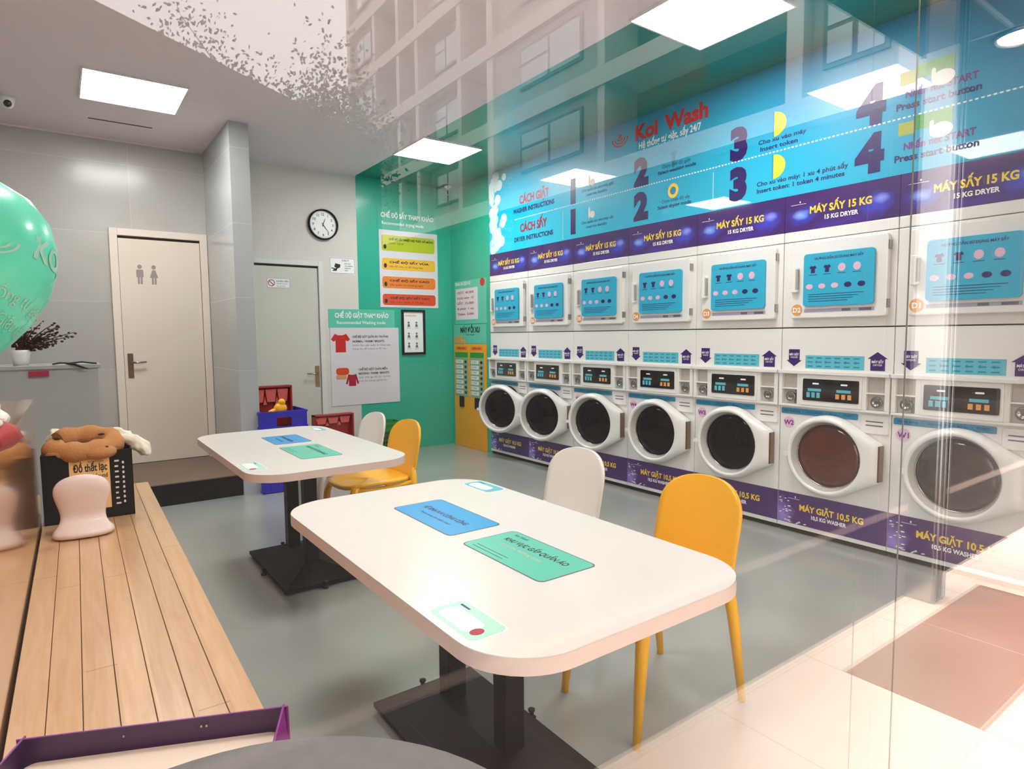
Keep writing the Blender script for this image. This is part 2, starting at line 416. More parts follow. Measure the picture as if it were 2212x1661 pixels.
# shopfront glazing: frameless panes with a silicone joint
for i, (a, c) in enumerate(((XL, .2500), (.2504, 2.3), (2.3004, 4.6))):
    struct('window_%d' % (i+1), MB().add([(a, YG, .005), (c, YG, .005), (c, YG, ZC), (a, YG, ZC)], [(0, 1, 2, 3)]).add([(a, YG+.008, .005), (c, YG+.008, .005), (c, YG+.008, ZC), (a, YG+.008, ZC)], [(0, 3, 2, 1)]), M['glass'], 'clear shopfront glass pane')
silc = mat('silicone', (120, 126, 122), .6, spec=.1)
struct('trim_1', MB().box(.2500, .2504, YG+.0003, YG+.0007, 0, ZC), silc, 'joint between the glass panes')
struct('trim_2', MB().box(2.3, 2.3004, YG+.0003, YG+.0007, 0, ZC), silc, 'joint between the glass panes')

# ------------------------------------------------------------------ doors
BK = Fr((0, YB, 0), (1, 0, 0), (0, 0, 1), (0, -1, 0))     # back wall: u=x v=z n=-y
def door(n, x0, x1, z0, z1, fw, m, mf, hx, hz, hdir, fr=BK):
    # frame in relief, leaf set back; a dark sheet paints the shade in the gap
    f = MB().box(x0, x0+fw, z0, z1, 0, .035, fr=fr).box(x1-fw, x1, z0, z1, 0, .035, fr=fr).box(x0+fw, x1-fw, z1-fw, z1, 0, .035, fr=fr)
    d = struct('door_%d' % n, MB().box(x0+fw+.004, x1-fw-.004, z0+.012, z1-fw-.022, .001, .014, fr=fr), m, None)
    f.build('door_frame', mf, d, bevel=.004)
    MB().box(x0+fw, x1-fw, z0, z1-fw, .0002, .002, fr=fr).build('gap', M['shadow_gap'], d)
    MB().rbox(hx-.022, hx+.022, hz-.14, hz+.08, .014, .02, .006, fr).build('handle_plate', M['bronze'], d)
    h = MB().tube([fr(hx, hz, .018), fr(hx, hz, .06)], .009)
    h.tube([fr(hx, hz, .06), fr(hx+hdir*.05, hz-.001, .064), fr(hx+hdir*.12, hz+.002, .06)], [.010, .009, .008])
    h.build('handle', M['steel'], d)
    return d
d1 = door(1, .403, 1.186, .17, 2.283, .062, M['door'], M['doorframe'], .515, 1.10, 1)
d1['label'] = 'cream toilet door with two small grey figures'
p = MB()
for cu, sk in ((.625, 0), (.735, 1)):
    p.prism(ellp(cu, 1.955, .018, .02, 16), .014, .0155, BK)
    if sk: p.prism([(cu-.012, 1.93), (cu+.012, 1.93), (cu+.034, 1.86), (cu-.034, 1.86)], .014, .0155, BK)
    else: p.prism(rrect(cu-.028, cu+.028, 1.86, 1.93, .01, 3), .014, .0155, BK)
    for q in (-1, 1): p.prism(rrect(cu+q*.011-.008, cu+q*.011+.008, 1.80, 1.86, .004, 2), .014, .0155, BK)
p.build('toilet_figure', mat('grey_figures', (160, 150, 146), .4), d1)
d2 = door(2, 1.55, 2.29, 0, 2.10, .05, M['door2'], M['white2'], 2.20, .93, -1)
d2['label'] = 'grey-white staff door behind the crates'
st = MB().box(1.72, 1.95, 1.81, 1.91, .0142, .0155, fr=BK).build('door_sticker', M['white_text'], d2)
p = MB().text('NHÂN VIÊN', .022, 1.815, 1.872, .0165, BK, bold=.02, width=.12)
p.text('STAFF ONLY', .018, 1.815, 1.848, .0165, BK, width=.11).text('NO ENTRY', .018, 1.815, 1.824, .0165, BK, width=.09)
for e in ((1.722, 1.948, 1.812, 1.815), (1.722, 1.948, 1.905, 1.908), (1.722, 1.725, 1.812, 1.908), (1.945, 1.948, 1.812, 1.908)): p.box(*e, .0157, .0165, fr=BK)
p.build('sticker_print', M['ink_soft'], st)
p = MB(); k0, k1 = ellp(1.765, 1.86, .034), ellp(1.765, 1.86, .027)
for i in range(24): p.add([BK(*k0[i], .0165), BK(*k0[(i+1) % 24], .0165), BK(*k1[(i+1) % 24], .0165), BK(*k1[i], .0165)], [(0, 1, 2, 3)])
p.prism([(1.742, 1.876), (1.748, 1.882), (1.788, 1.844), (1.782, 1.838)], .0157, .0165, BK)
p.build('no_entry_ring', M['crimson'], st)

# ------------------------------------------------------------------ ceiling lights, cameras
for i, (cx, cy, lab) in enumerate(((.518, 5.23, 'square white ceiling light over the grey floor near the toilet door'),
                                   (2.975, 5.27, 'square white ceiling light at the far end of the green ceiling strip'),
                                   (2.95, 2.21, 'square white ceiling light in the green ceiling strip, nearest the glass'))):
    t = empty('ceiling_light', (cx, cy, ZC), 0, lab, 'ceiling light', 'ceiling lights')
    MB().box(-.3, .3, -.3, .3, -.012, -.0005).build('diffuser', M['lamp'], t)
    f = MB()
    for e in ((-.31, .31, -.31, -.3), (-.31, .31, .3, .31), (-.31, -.3, -.3, .3), (.3, .31, -.3, .3)): f.box(*e, -.014, 0)
    f.build('frame', M['white2'], t)
for cx, cy in ((.518, 2.2),):     # added fourth panel, unseen above the frame, completing the grid and lighting the room
    t = empty('ceiling_light', (cx, cy, ZC), 0, 'added square white ceiling light above the bench, unseen out of frame', 'ceiling light', 'ceiling lights')
    MB().box(-.3, .3, -.3, .3, -.012, -.0005).build('diffuser', M['lamp'], t)
t = empty('security_camera', (-.215, 5.84, ZC), 0, 'small white ceiling camera with dark lens at far left', 'camera')
MB().lathe([(.055, 0), (.055, -.02), (.05, -.05), (.035, -.075), (.01, -.082)]).build('housing', M['white'], t)
MB().ell((.012, -.035, -.055), .026, .026, .026).build('lens', M['blackgloss'], t)
t = empty('security_camera', (3.74, 6.40, ZC), 0, 'small white camera in the green corner over the posters', 'camera')
MB().lathe([(.04, 0), (.04, -.02), (.02, -.03), (.012, -.05), (.012, -.055)]).build('mount', M['white'], t)
cf = Fr((0, 0, -.075), (0, 0, 1), (.8, .6, 0), (-.55, -.8, -.2))
MB().lathe([(.03, -.05), (.034, -.04), (.034, .05), (.03, .055)], cf, 20).build('body', M['white'], t)
MB().lathe([(.026, .05), (.024, .062), (.01, .064)], cf, 20).build('lens', M['blackgloss'], t)

# ------------------------------------------------------------------ clock
t = empty('wall_clock', (2.313, YB, 2.487), 0, 'round white wall clock with black rim above the grey-white door', 'clock')
L = Fr((0, 0, 0), (1, 0, 0), (0, 0, 1), (0, -1, 0))
MB().lathe([(.158, 0), (.160, .015), (.158, .034), (.148, .038), (.142, .03), (.142, .006)], L, 48).build('rim', M['black'], t)
MB().prism(ellp(0, 0, .143, .143, 48), .001, .012, L).build('face', M['white_text'], t)
p = MB()
for h in range(1, 13):
    a = PI/2 - h*PI/6; p.text(str(h), .036, .105*math.cos(a), .105*math.sin(a)-.012, .0128, L, 'CENTER', .02)
for h in range(60):
    a = h*PI/30; r0, r1 = (.126 if h % 5 else .122), .134
    q = .0012; dx, dy = math.cos(a), math.sin(a)
    p.add([L(r0*dx-q*dy, r0*dy+q*dx, .0128), L(r0*dx+q*dy, r0*dy-q*dx, .0128), L(r1*dx+q*dy, r1*dy-q*dx, .0128), L(r1*dx-q*dy, r1*dy+q*dx, .0128)], [(0, 1, 2, 3)])
p.build('dial_print', M['ink'], t, split=False)
def hand(ang, ln, w, nm):
    a = PI/2-ang; dx, dy = math.cos(a), math.sin(a)
    MB().prism([(-.02*dx-w*dy, -.02*dy+w*dx), (-.02*dx+w*dy, -.02*dy-w*dx), (ln*dx+w*.4*dy, ln*dy-w*.4*dx), (ln*dx-w*.4*dy, ln*dy+w*.4*dx)], .016, .018, L).build(nm, M['ink'], t)
hand(math.radians(20), .065, .004, 'hour_hand'); hand(math.radians(142), .10, .003, 'minute_hand')

# ------------------------------------------------------------------ posters and signs on the back wall
def at_bk(x, z): return Fr((0, 0, 0), (1, 0, 0), (0, 0, 1), (0, -1, 0))
def panel_thing(name, lab, cat, x, z, w, h, th, m):
    o = tag(MB().box(0, w, 0, h, 0, th, fr=L).build(name, m), lab, cat); o.location = (x, YB, z); return o
o = panel_thing('notice_sign', 'small white camera surveillance notice right of the grey-white door', 'sign', 2.372, 1.985, .285, .175, .003, M['white_text'])
p = MB()
for e in ((.006, .279, .006, .009), (.006, .279, .166, .169), (.006, .009, .006, .169), (.276, .279, .006, .169)): p.box(*e, .003, .0036, fr=L)
p.prism([(.05, .075), (.065, .11), (.12, .1), (.115, .07), (.085, .055)], .003, .0036, L).prism([(.03, .03), (.035, .04), (.09, .07), (.075, .03)], .003, .0036, L)
p.prism([(.02, .055), (.02, .065), (.07, .055), (.065, .045)], .003, .0036, L)
for i in range(4): p.text(['KHU VỰC', 'CÓ CAMERA', 'GIÁM SÁT', '24/24'][i], .016, .165, .105-.024*i, .0037, L, bold=.02)
p.build('sign_print', M['ink'], o)
MB().text('CHÚ Ý', .026, .135, .135, .0037, L, bold=.03).build('sign_heading', M['crimson'], o)

# washing mode poster
o = panel_thing('washing_poster', 'washing mode poster with green heading and red shirts straddling white and green wall', 'poster', 2.352, .565, .80, .845, .006, M['board'])
hd = MB().box(-.008, .755, .845, 1.045, 0, .006, fr=L).build('heading_panel', M['mint'], o)
MB().text('CHẾ ĐỘ GIẶT THAM KHẢO', .068, .37, .955, .0068, L, 'CENTER', .03, width=.62).text('Recommended Washing mode', .05, .36, .885, .0068, L, 'CENTER', .01, width=.56).build('heading_text', M['white_text'], hd)
def shirt(p, cu, cv, w, h, c0, c1, fr, long=False):
    a = w/2
    if long: pts = [(-.3, .5), (-.12, .44), (.12, .44), (.3, .5), (.5, -.3), (.38, -.36), (.27, .1), (.27, -.5), (-.27, -.5), (-.27, .1), (-.38, -.36), (-.5, -.3)]
    else: pts = [(-.3, .5), (-.12, .42), (.12, .42), (.3, .5), (.5, .2), (.38, .08), (.27, .15), (.27, -.5), (-.27, -.5), (-.27, .15), (-.38, .08), (-.5, .2)]
    return p.prism([(cu+q[0]*w, cv+q[1]*h) for q in pts], c0, c1, fr)
p = MB(); shirt(p, .115, .68, .21, .2, .006, .0075, L); p.build('shirt_picture', M['red'], o)
p = MB().prism(rrect(.055, .2, .335, .41, .03, 4), .006, .0072, L); p.build('towel_picture', M['redorange'], o)
p = MB().prism(rrect(.055, .17, .285, .335, .015, 3), .006, .0072, L); p.build('towel_fold_picture', mat('tan_print', (222, 160, 110), .5), o)
p = MB(); shirt(p, .235, .275, .15, .13, .0072, .009, L, True); p.build('jumper_picture', M['crimson'], o)
p = MB().text('CHẾ ĐỘ GIẶT QUẦN ÁO THƯỜNG', .032, .25, .735, .0068, L, bold=.03, width=.42).text('NORMAL / WARM / BRIGHTS', .032, .25, .685, .0068, L, bold=.03, width=.37)
p.text('CHẾ ĐỘ GIẶT CHĂN MỀN', .032, .31, .375, .0068, L, bold=.03, width=.34).text('BEDDING / WARM / BRIGHTS', .032, .31, .33, .0068, L, bold=.03, width=.36)
p.build('poster_text', M['ink'], o)
p = MB()
for i, (u, v, w) in enumerate(((.25, .645, .45), (.25, .605, .40), (.31, .29, .38), (.31, .25, .33))):
    p.text(['Nước ấm, giặt quần áo hằng ngày', 'Dùng cho đồ cotton và đồ màu', 'Giặt chăn ga, đồ dày và khăn', 'Nước ấm, thời gian giặt lâu hơn'][i], .026, u, v, .0068, L, width=w)
p.build('small_print', M['ink_soft'], o)

# drying mode poster
o = panel_thing('drying_poster', 'drying mode poster with lime, yellow, orange and red bars on green wall', 'poster', 2.94, 1.64, .735, .86, .006, M['board'])
hd = MB().box(-.012, .722, .86, 1.12, 0, .004, fr=L).build('heading_panel', mat('mint_header', (62, 182, 156), .4), o)
MB().text('CHẾ ĐỘ SẤY THAM KHẢO', .07, .36, 1.0, .0048, L, 'CENTER', .03, width=.66).text('Recommended drying mode', .05, .30, .92, .0048, L, 'CENTER', .01, width=.52).build('heading_text', M['white_text'], hd)
for i, (mm, z1, z0, tt, t2) in enumerate((('lime', .79, .60, 'CHẾ ĐỘ SẤY NHIỆT ĐỘ THẤP, ĐỒ MỎNG', 'LOW TEMP'), ('amber', .535, .39, 'CHẾ ĐỘ SẤY VỪA', 'Sấy đồ màu và đồ tổng hợp'), ('orange', .33, .185, 'CHẾ ĐỘ SẤY CAO', 'Sấy quần áo thường ngày'), ('redorange', .135, -.005, 'CHẾ ĐỘ SẤY RẤT CAO', 'Sấy chăn, khăn và đồ dày'))):
    z0 += .03; z1 += .015
    bar = MB().prism(rrect(.03, .70, z0, z1, .03), .006, .0072, L).build('colour_bar', M[mm], o)
    p = MB().text(tt, .03, .12, z1-.055, .0078, L, bold=.04, width=.5 if i else .56).text(t2, .026, .12, z1-.10, .0078, L, width=(.42 if i else .18))
    p.prism(ellp(.07, z0+.045, .018, .026), .0072, .0078, L); p.build('bar_text', M['ink'], bar)

# framed notice
o = empty('framed_notice', (3.191, YB, 1.10), 0, 'black framed white notice on the green wall under the drying poster', 'frame')
p = MB()
for e in ((0, .30, 0, .026), (0, .30, .49, .516), (0, .026, .026, .49), (.274, .30, .026, .49)): p.box(*e, 0, .022, fr=L)
p.build('frame', M['black'], o, bevel=.002)
MB().box(.026, .274, .026, .49, 0, .008, fr=L).build('paper', M['white_text'], o)
p = MB()
for u in (.09, .19):
    for v in (.10, .215, .34):
        p.prism(ellp(u, v+.028, .012), .008, .009, L).prism([(u-.018, v-.02), (u+.018, v-.02), (u+.01, v+.012), (u-.01, v+.012)], .008, .009, L).box(u-.022, u+.022, v-.035, v-.031, .008, .009, fr=L)
p.build('notice_figure', M['ink_soft'], o)
MB().text('HƯỚNG DẪN', .022, .05, .44, .0092, L, bold=.03).build('heading', M['orange'], o)

# ================================================================== RIGHT WALL: kiosk, sign, machines
RW = Fr((0, 0, 0), (0, -1, 0), (0, 0, 1), (-1, 0, 0))     # local: u right along the row, v up, n into the room
# token changer set in the green return wall
K = empty('token_changer', (X0+.005, 6.50, 0), 0, 'tall yellow token changing machine in the green corner', 'machine')
MB().box(0, .695, 0, 1.215, 0, .012, fr=RW).build('body', M['orange_kiosk'], K, bevel=.003)
for q in (0, 1):
    u = .03 + q*.335
    pn = MB().box(u, u+.285, .60, 1.12, .012, .015, fr=RW).build('price_panel', mat('pale_panel_%d' % q, (150, 176, 140), .4), K)
    MB().box(u, u+.285, 1.06, 1.12, .015, .0165, fr=RW).build('panel_heading', M['green_print'], pn)
    p = MB()
    for r in range(7): p.box(u+.02, u+.175, .63+r*.06, .668+r*.06, .015, .017, fr=RW)
    p.build('price_row', M['white_text'], pn)
    p = MB()
    for r in range(7): p.prism(ellp(u+.235, .648+r*.06, .022, .018, 12), .015, .018, RW).text('%d.000đ' % ((r+1)*10), .03, u+.03, .64+r*.06, .0172, RW, width=.12)
    p.build('button', M['ink'], pn)
    MB().rbox(u+.09, u+.19, .47, .60, .0125, .02, .012, RW).build('token_slot', M['black'], K)
    MB().box(u+.02, u+.26, 1.145, 1.185, .012, .014, fr=RW).build('arrow_print', M['orange'], K)
    MB().text('MỆNH GIÁ', .03, u+.14, 1.155, .0145, RW, 'CENTER', .03, width=.16).build('panel_lettering', M['crimson'], K)
hp = MB().box(0, .695, 1.22, 1.44, 0, .010, fr=RW).build('heading_panel', M['mint'], K)
MB().text('MÁY ĐỔI XU', .085, .36, 1.35, .0108, RW, 'CENTER', .05, width=.42).text('Token changer', .03, .36, 1.315, .0108, RW, 'CENTER', width=.2).build('heading_text', M['ink'], hp)
p = MB()
for i in range(12):
    a = random.uniform(.02, .24); bb = random.uniform(1.235, 1.33-a*.2); p.prism(ellp(a, bb, .03, .022, 14), .010, .0108+i*.0002, RW)
p.build('coin_picture', M['badge_orange'], hp, split=False)
o = empty('price_board', (X0+.005, 6.475, 1.50), 0, 'white price board with red lettering above the yellow token machine', 'sign')
MB().box(0, .68, -.05, .45, 0, .004, fr=RW).build('green_backing', M['mint'], o)
MB().box(.03, .50, 0, .36, .004, .007, fr=RW).build('price_sheet', M['board'], o)
MB().text('BẢNG GIÁ DỊCH VỤ', .05, .02, .40, .0048, RW, bold=.02, width=.33).build('board_heading', M['white_text'], o)
p = MB()
for i, tt in enumerate(('GIẶT  40.000', 'Nước nóng  +5', 'SẤY  15.000', '8 phút  1 xu', 'Token  5.000')): p.text(tt, .036, .06, .30-i*.062, .0078, RW, bold=.02, width=.36)
p.build('price_line', M['crimson'], o)
MB().prism(ellp(.60, .41, .045), .004, .008, RW).build('round_logo', M['red'], o)

# ---- the large instruction sign above the machines
SY1, SZ0, SZ1 = Y0, 2.186, ZC
sign = empty('instruction_sign', (X0+.012, Y0, SZ0), 0, 'long glossy cyan washing and drying instruction sign above the machines', 'sign')
LS = Y0-(YG+.03); HS = ZC-SZ0
sp = MB().box(0, LS, 0, HS, 0, .010); sp = MB()
sp.add([RW(0, 0, .012), RW(LS, 0, .012), RW(LS, HS-.001, .012), RW(0, HS-.001, .012), RW(0, 0, 0), RW(LS, 0, 0), RW(LS, HS-.001, 0), RW(0, HS-.001, 0)],
       [(0, 1, 2, 3), (4, 7, 6, 5), (0, 4, 5, 1), (3, 2, 6, 7), (0, 3, 7, 4), (1, 5, 6, 2)])
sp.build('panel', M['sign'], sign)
# sign shader uses x as the run: object space y is negative here, so remap in the node graph below
def SU(y): return Y0 - y
def SV(z): return z - SZ0
c = .0135
p = MB()
for nn, y, in (('1', 4.355), ('2', 3.535), ('3', 2.645), ('4', 1.782)):
    for z in (2.515, 2.245): p.text(nn, .272, SU(y), SV(z), c, RW, 'CENTER', .075, sx=.98)
p.build('numeral', M['navy'], sign)
p = MB().text('CÁCH GIẶT', .112, SU(5.17), SV(2.635), c, RW, bold=.035, width=.47).text('CÁCH SẤY', .112, SU(5.16), SV(2.355), c, RW, bold=.035, width=.43)
p.build('row_heading', M['crimson'], sign)
p = MB().text('WASHER INSTRUCTIONS', .062, SU(5.28), SV(2.55), c, RW, bold=.03, width=.66).text('DRYER INSTRUCTIONS', .062, SU(5.26), SV(2.265), c, RW, bold=.03, width=.62)
for z, s in ((2.545, 'GIẶT'), (2.265, 'SẤY')):
    p.text('Cho quần áo vào máy '+s.lower(), .036, SU(4.24), SV(z+.03), c, RW, width=.40).text('Load the laundry', .036, SU(4.18), SV(z-.012), c, RW, width=.26)
p.text('Chọn chế độ giặt', .036, SU(3.32), SV(2.585), c, RW, width=.27).text('Select washing mode', .036, SU(3.36), SV(2.545), c, RW, bold=.02, width=.36)
p.text('Chọn nhiệt độ sấy', .036, SU(3.32), SV(2.32), c, RW, width=.27).text('Select drying mode', .036, SU(3.36), SV(2.28), c, RW, bold=.02, width=.32)
p.text('Cho xu vào máy', .040, SU(2.495), SV(2.56), c, RW, bold=.015, width=.33).text('Insert token', .040, SU(2.48), SV(2.515), c, RW, bold=.02, width=.26)
p.text('Cho xu vào máy: 1 xu 4 phút sấy', .040, SU(2.50), SV(2.29), c, RW, bold=.015, width=.60).text('Insert token: 1 token 4 minutes', .040, SU(2.50), SV(2.245), c, RW, bold=.02, width=.58)
for z in (2.555, 2.275): p.text('Press start button', .052, SU(1.645), SV(z-.02), c, RW, bold=.03, width=.40)
p.build('small_lettering', M['navy'], sign)
p = MB()
for z in (2.555, 2.275): p.text('Nhấn nút START', .052, SU(1.60), SV(z+.04), c, RW, bold=.03, width=.34)
p.build('start_lettering', M['violet'], sign)
p = MB().text('Koi', .16, SU(3.60), SV(2.865), c, RW, bold=.045, width=.235).text('Wash', .16, SU(3.30), SV(2.865), c, RW, bold=.045, width=.40)
p.build('shop_name', M['red'], sign)
p = MB()
for k in range(3):          # open-hand logo made of nested arcs
    r0 = .095-.03*k; n = 12
    P = [(SU(3.77)+r0*math.cos(PI*(1+i/n)), SV(2.93)+r0*.75*math.sin(PI*(1+i/n))) for i in range(n+1)]
    Q = [(SU(3.77)+(r0-.014)*math.cos(PI*(1+i/n)), SV(2.93)+(r0-.014)*.75*math.sin(PI*(1+i/n))) for i in range(n, -1, -1)]
    for i in range(n): p.add([RW(*P[i], c), RW(*P[i+1], c), RW(*Q[n-i-1], c), RW(*Q[n-i], c)], [(0, 1, 2, 3)])
p.prism(ellp(SU(3.77), SV(2.945), .02), .0122, .0135, RW)
p.build('hand_logo', M['crimson'], sign)
p = MB().text('Hệ thống tự giặt, sấy 24/7', .072, SU(3.56), SV(2.79), c, RW, bold=.02, width=.60)
u = SU(5.25)
while u < LS-.05: p.box(u, u+.014, SV(2.487), SV(2.495), .0122, c, fr=RW); u += .026
for u in (SU(4.5), SU(2.85)): p.box(u, u+.003, SV(2.2), SV(2.46), .0122, .0132, fr=RW)
p.build('white_lettering', M['white_text'], sign)
p = MB()
for z in (2.735, 2.465):
    P = [(SU(2.385), SV(z-.145)), ] + [(SU(2.385)+.085*math.cos(a), SV(z-.07)+.078*math.sin(a)) for a in [-PI/2+PI*i/14 for i in range(15)]]
    p.prism(P[1:], .0122, .0135, RW)
p.prism(ellp(SU(3.21), SV(2.40), .05, .055), .0122, .0135, RW)
p.build('token_picture', M['yellow_text'], sign)
p = MB()
for z in (2.735, 2.465): p.box(SU(2.392), SU(2.383), SV(z-.15), SV(z+.01), .0136, .0142, fr=RW)
p.prism(ellp(SU(3.21), SV(2.40), .028, .03), .0136, .0142, RW).prism(ellp(SU(3.21), SV(2.62)+.01, .016, .06), .0122, .0135, RW).box(SU(3.235), SU(3.185), SV(2.67), SV(2.69), .0122, .0136, fr=RW)
p.build('dark_picture', M['teal'], sign)
p = MB()
for z in (2.70, 2.43): p.box(SU(1.545), SU(1.37), SV(z-.02), SV(z+.055), .0122, .0135, fr=RW)
p.build('start_button_picture', M['green_print'], sign)
p = MB()
for z in (2.70, 2.43):
    p.box(SU(1.63), SU(1.545), SV(z-.035), SV(z+.035), .0122, .0134, fr=RW)
p.build('button_sleeve', mat('olive_print', (170, 176, 70), .4), sign)
p = MB()
for z in (2.70, 2.43):
    p.prism(ellp(SU(1.42), SV(z-.05), .055, .04), .0136, .0145, RW).prism(rrect(SU(1.475), SU(1.455), SV(z-.05), SV(z+.01), .009, 3), .0146, .0155, RW)
for z in (2.66, 2.385): p.prism(ellp(SU(4.14), SV(z), .012, .05), .0122, .0135, RW).prism(ellp(SU(4.10), SV(z-.02), .03, .03), .0122, .0136, RW)
p.build('hand_picture', M['bag_white'], sign)
# bubbles and foam printed at the far end
p = MB()
for i in range(70):
    v = random.uniform(.0, HS-.03); u = abs(random.gauss(0, .09)) + .03 + .05*math.sin(v*9)
    r = random.uniform(.02, .065); r = min(r, v+.0, HS-v-.002, u-.002)
    if r > .006: p.prism(ellp(u, v, r, seg=16), .0122, .0126+.00002*i, RW)
p.build('foam_print', mat('foam_print', (214, 236, 240), .5), sign, split=False)
p = MB()
for i in range(26):
    v = random.uniform(.03, HS-.05); u = random.choice((random.uniform(.05, .42), random.uniform(.05, .42), random.uniform(4.7, 5.4))); r = random.uniform(.012, .04)
    k0, k1 = ellp(u, v, r, seg=16), ellp(u, v, r*.82, seg=16)
    for j in range(16): p.add([RW(*k0[j], c), RW(*k0[(j+1) % 16], c), RW(*k1[(j+1) % 16], c), RW(*k1[j], c)], [(0, 1, 2, 3)])
p.build('bubble_print', M['cyan2'], sign, split=False)

# ---- machines: one prototype stack, copied along the row
names_pos = ['farthest from the glass', 'second from the green corner', 'third from the green corner', 'middle of the row',
             'third from the glass', 'second from the glass', 'nearest the glass']
def scr_icons():
    a, bq = MB(), MB()
    for i in range(4):
        u, v = .225+i*.088, 1.70
        if i < 2: shirt(a, u, v, .045, .045, .0525, .0532, RW)
        else: bq.prism(ellp(u, v, .022, .024, 14), .0525, .0532, RW)
    for i in range(5):
        u, v = .205+i*.078, 1.595
        (a if i > 2 else bq).prism(ellp(u, v, .022, .016, 14), .0525, .0532, RW)
    a.text('HƯỚNG DẪN SỬ DỤNG MÁY SẤY', .02, .235, 1.757, .0533, RW, bold=.02, width=.29)
    for r in range(4): a.box(.20, .20+.33-.03*r, 1.545-r*.014, 1.548-r*.014, .0525, .0532, fr=RW)
    for i in range(4): a.box(.20+i*.088, .25+i*.088, 1.665, 1.668, .0525, .0532, fr=RW)
    return a, bq
def make_machine():
    t = empty('laundry_stack', (X0, Y0, 0))
    # lower cabinet
    MB().box(.002, WD-.002, .035, 1.343-.004, -.60, 0, fr=RW).build('washer_body', M['white'], t, bevel=.004)
    MB().box(.01, WD-.01, 0, .035, -.58, -.02, fr=RW).build('plinth', M['black'], t)
    MB().box(.002, WD-.002, .035, .058, 0, .006, fr=RW).build('toe_trim', M['white2'], t)
    bp = MB().box(0, WD-.005, 0, .205, 0, .003, fr=RW).build('base_panel', M['base_print'], t); bp.location = (-.0, -.0025, .06)
    p = MB().text('MÁY GIẶT 10,5 KG', .054, .35, .098, .0038, RW, 'CENTER', .035, width=.40); p.build('base_lettering', M['yellow_text'], bp)
    p = MB().text('10,5 KG WASHER', .034, .34, .055, .0038, RW, 'CENTER', .035, width=.22)
    p.box(.07, .15, .165, .167, .003, .0036, fr=RW).prism(ellp(.12, .178, .004, .006, 8), .003, .0036, RW)
    rr = random.Random(3)
    for i in range(34):
        u = abs(rr.gauss(0, .035))+.014 if i < 22 else rr.uniform(.05, .2); v = rr.uniform(.006, .16) if i < 22 else rr.uniform(.004, .02)
        p.prism(ellp(u, v, rr.uniform(.003, .012), rr.uniform(.002, .004), 8), .003, .0036, RW)
    p.build('base_small_print', M['white_text'], bp, split=False)
    # washer face frame around the door, slot drawer, strip, badge
    MB().rbox(.012, .50, .785, .822, 0, .004, .008, RW).build('washer_strip', M['teal'], t)
    MB().text('Cho xà phòng   •   Chọn chế độ   •   Bỏ xu   •   START', .02, .03, .799, .0046, RW, bold=.01, width=.44).build('strip_lettering', M['navy'], t)
    dr = MB().rbox(.525, .672, .715, .822, 0, .010, .008, RW).build('soap_drawer', M['white'], t, bevel=.002)
    MB().box(.55, .645, .783, .790, .010, .0115, fr=RW).box(.55, .645, .760, .767, .010, .0115, fr=RW).build('drawer_slot', M['ink_soft'], dr)
    # control console with two cups on each side
    con = MB().box(.004, WD-.004, .838, .852, 0, .03, fr=RW).box(.004, WD-.004, 1.05, 1.072, 0, .045, fr=RW)
    for a, c2 in ((.004, .028), (.128, .155), (.53, .555), (.655, .682)): con.box(a, c2, .852, 1.05, 0, .03, fr=RW)
    con.box(.028, .128, .948, .956, 0, .03, fr=RW).box(.555, .655, .948, .956, 0, .03, fr=RW)
    con.build('console_frame', M['white'], t, bevel=.003)
    MB().box(.029, .127, .853, 1.049, .0, .003, fr=RW).box(.556, .654, .853, 1.049, 0, .003, fr=RW).build('pocket_lining', mat('pocket_grey', (196, 190, 182), .5), t)
    cc = MB().box(.155, .53, .852, 1.05, 0, .034, fr=RW).build('display_housing', M['white'], t, bevel=.004)
    ds = MB().rbox(.172, .516, .885, 1.022, .034, .038, .008, RW).build('display', M['blackgloss'], cc)
    p = MB()
    for u in (.205, .385): p.box(u, u+.085, .945, .962, .038, .039, fr=RW)
    for i in range(3): p.box(.198+i*.032, .219+i*.032, .905, .938, .038, .039, fr=RW)
    p.build('blue_key', M['cyan2'], ds)
    p = MB()
    for i in range(3): p.box(.38+i*.036, .402+i*.036, .905, .935, .038, .039, fr=RW)
    p.build('amber_key', M['badge_orange'], ds)
    MB().rbox(.235, .275, .988, .998, .038, .039, .004, RW).rbox(.41, .45, .988, .998, .038, .039, .004, RW).build('indicator_window', M['white_text'], ds)
    MB().box(.10, .127, .856, .944, .003, .004, fr=RW).lathe([(.03, .003), (.034, .012), (.028, .02), (.02, .012), (.004, .01)], Fr(RW(.078, .9, 0), RW.u, RW.v, RW.n), 20).lathe([(.03, .003), (.034, .012), (.028, .02), (.02, .012), (.004, .01)], Fr(RW(.605, .9, 0), RW.u, RW.v, RW.n), 20).build('coin_cup', M['steel'], t)
    # upper cabinet
    MB().box(.002, WD-.002, 1.346, 1.888, -.60, 0, fr=RW).box(.002, WD-.002, 1.892, 1.955, -.60, .0, fr=RW).build('dryer_body', M['white'], t, bevel=.004)
    MB().prism([(.052, 1.205), (.125, 1.205), (.125, 1.135), (.140, 1.135), (.0885, 1.095), (.037, 1.135), (.052, 1.135)], 0, .0015, RW).build('down_arrow', M['purple_arrow'], t)
    MB().prism([(.560, 1.085), (.560, 1.155), (.543, 1.155), (.598, 1.195), (.655, 1.155), (.640, 1.155), (.640, 1.085)], 0, .0015, RW).build('up_arrow', M['purple_arrow'], t)
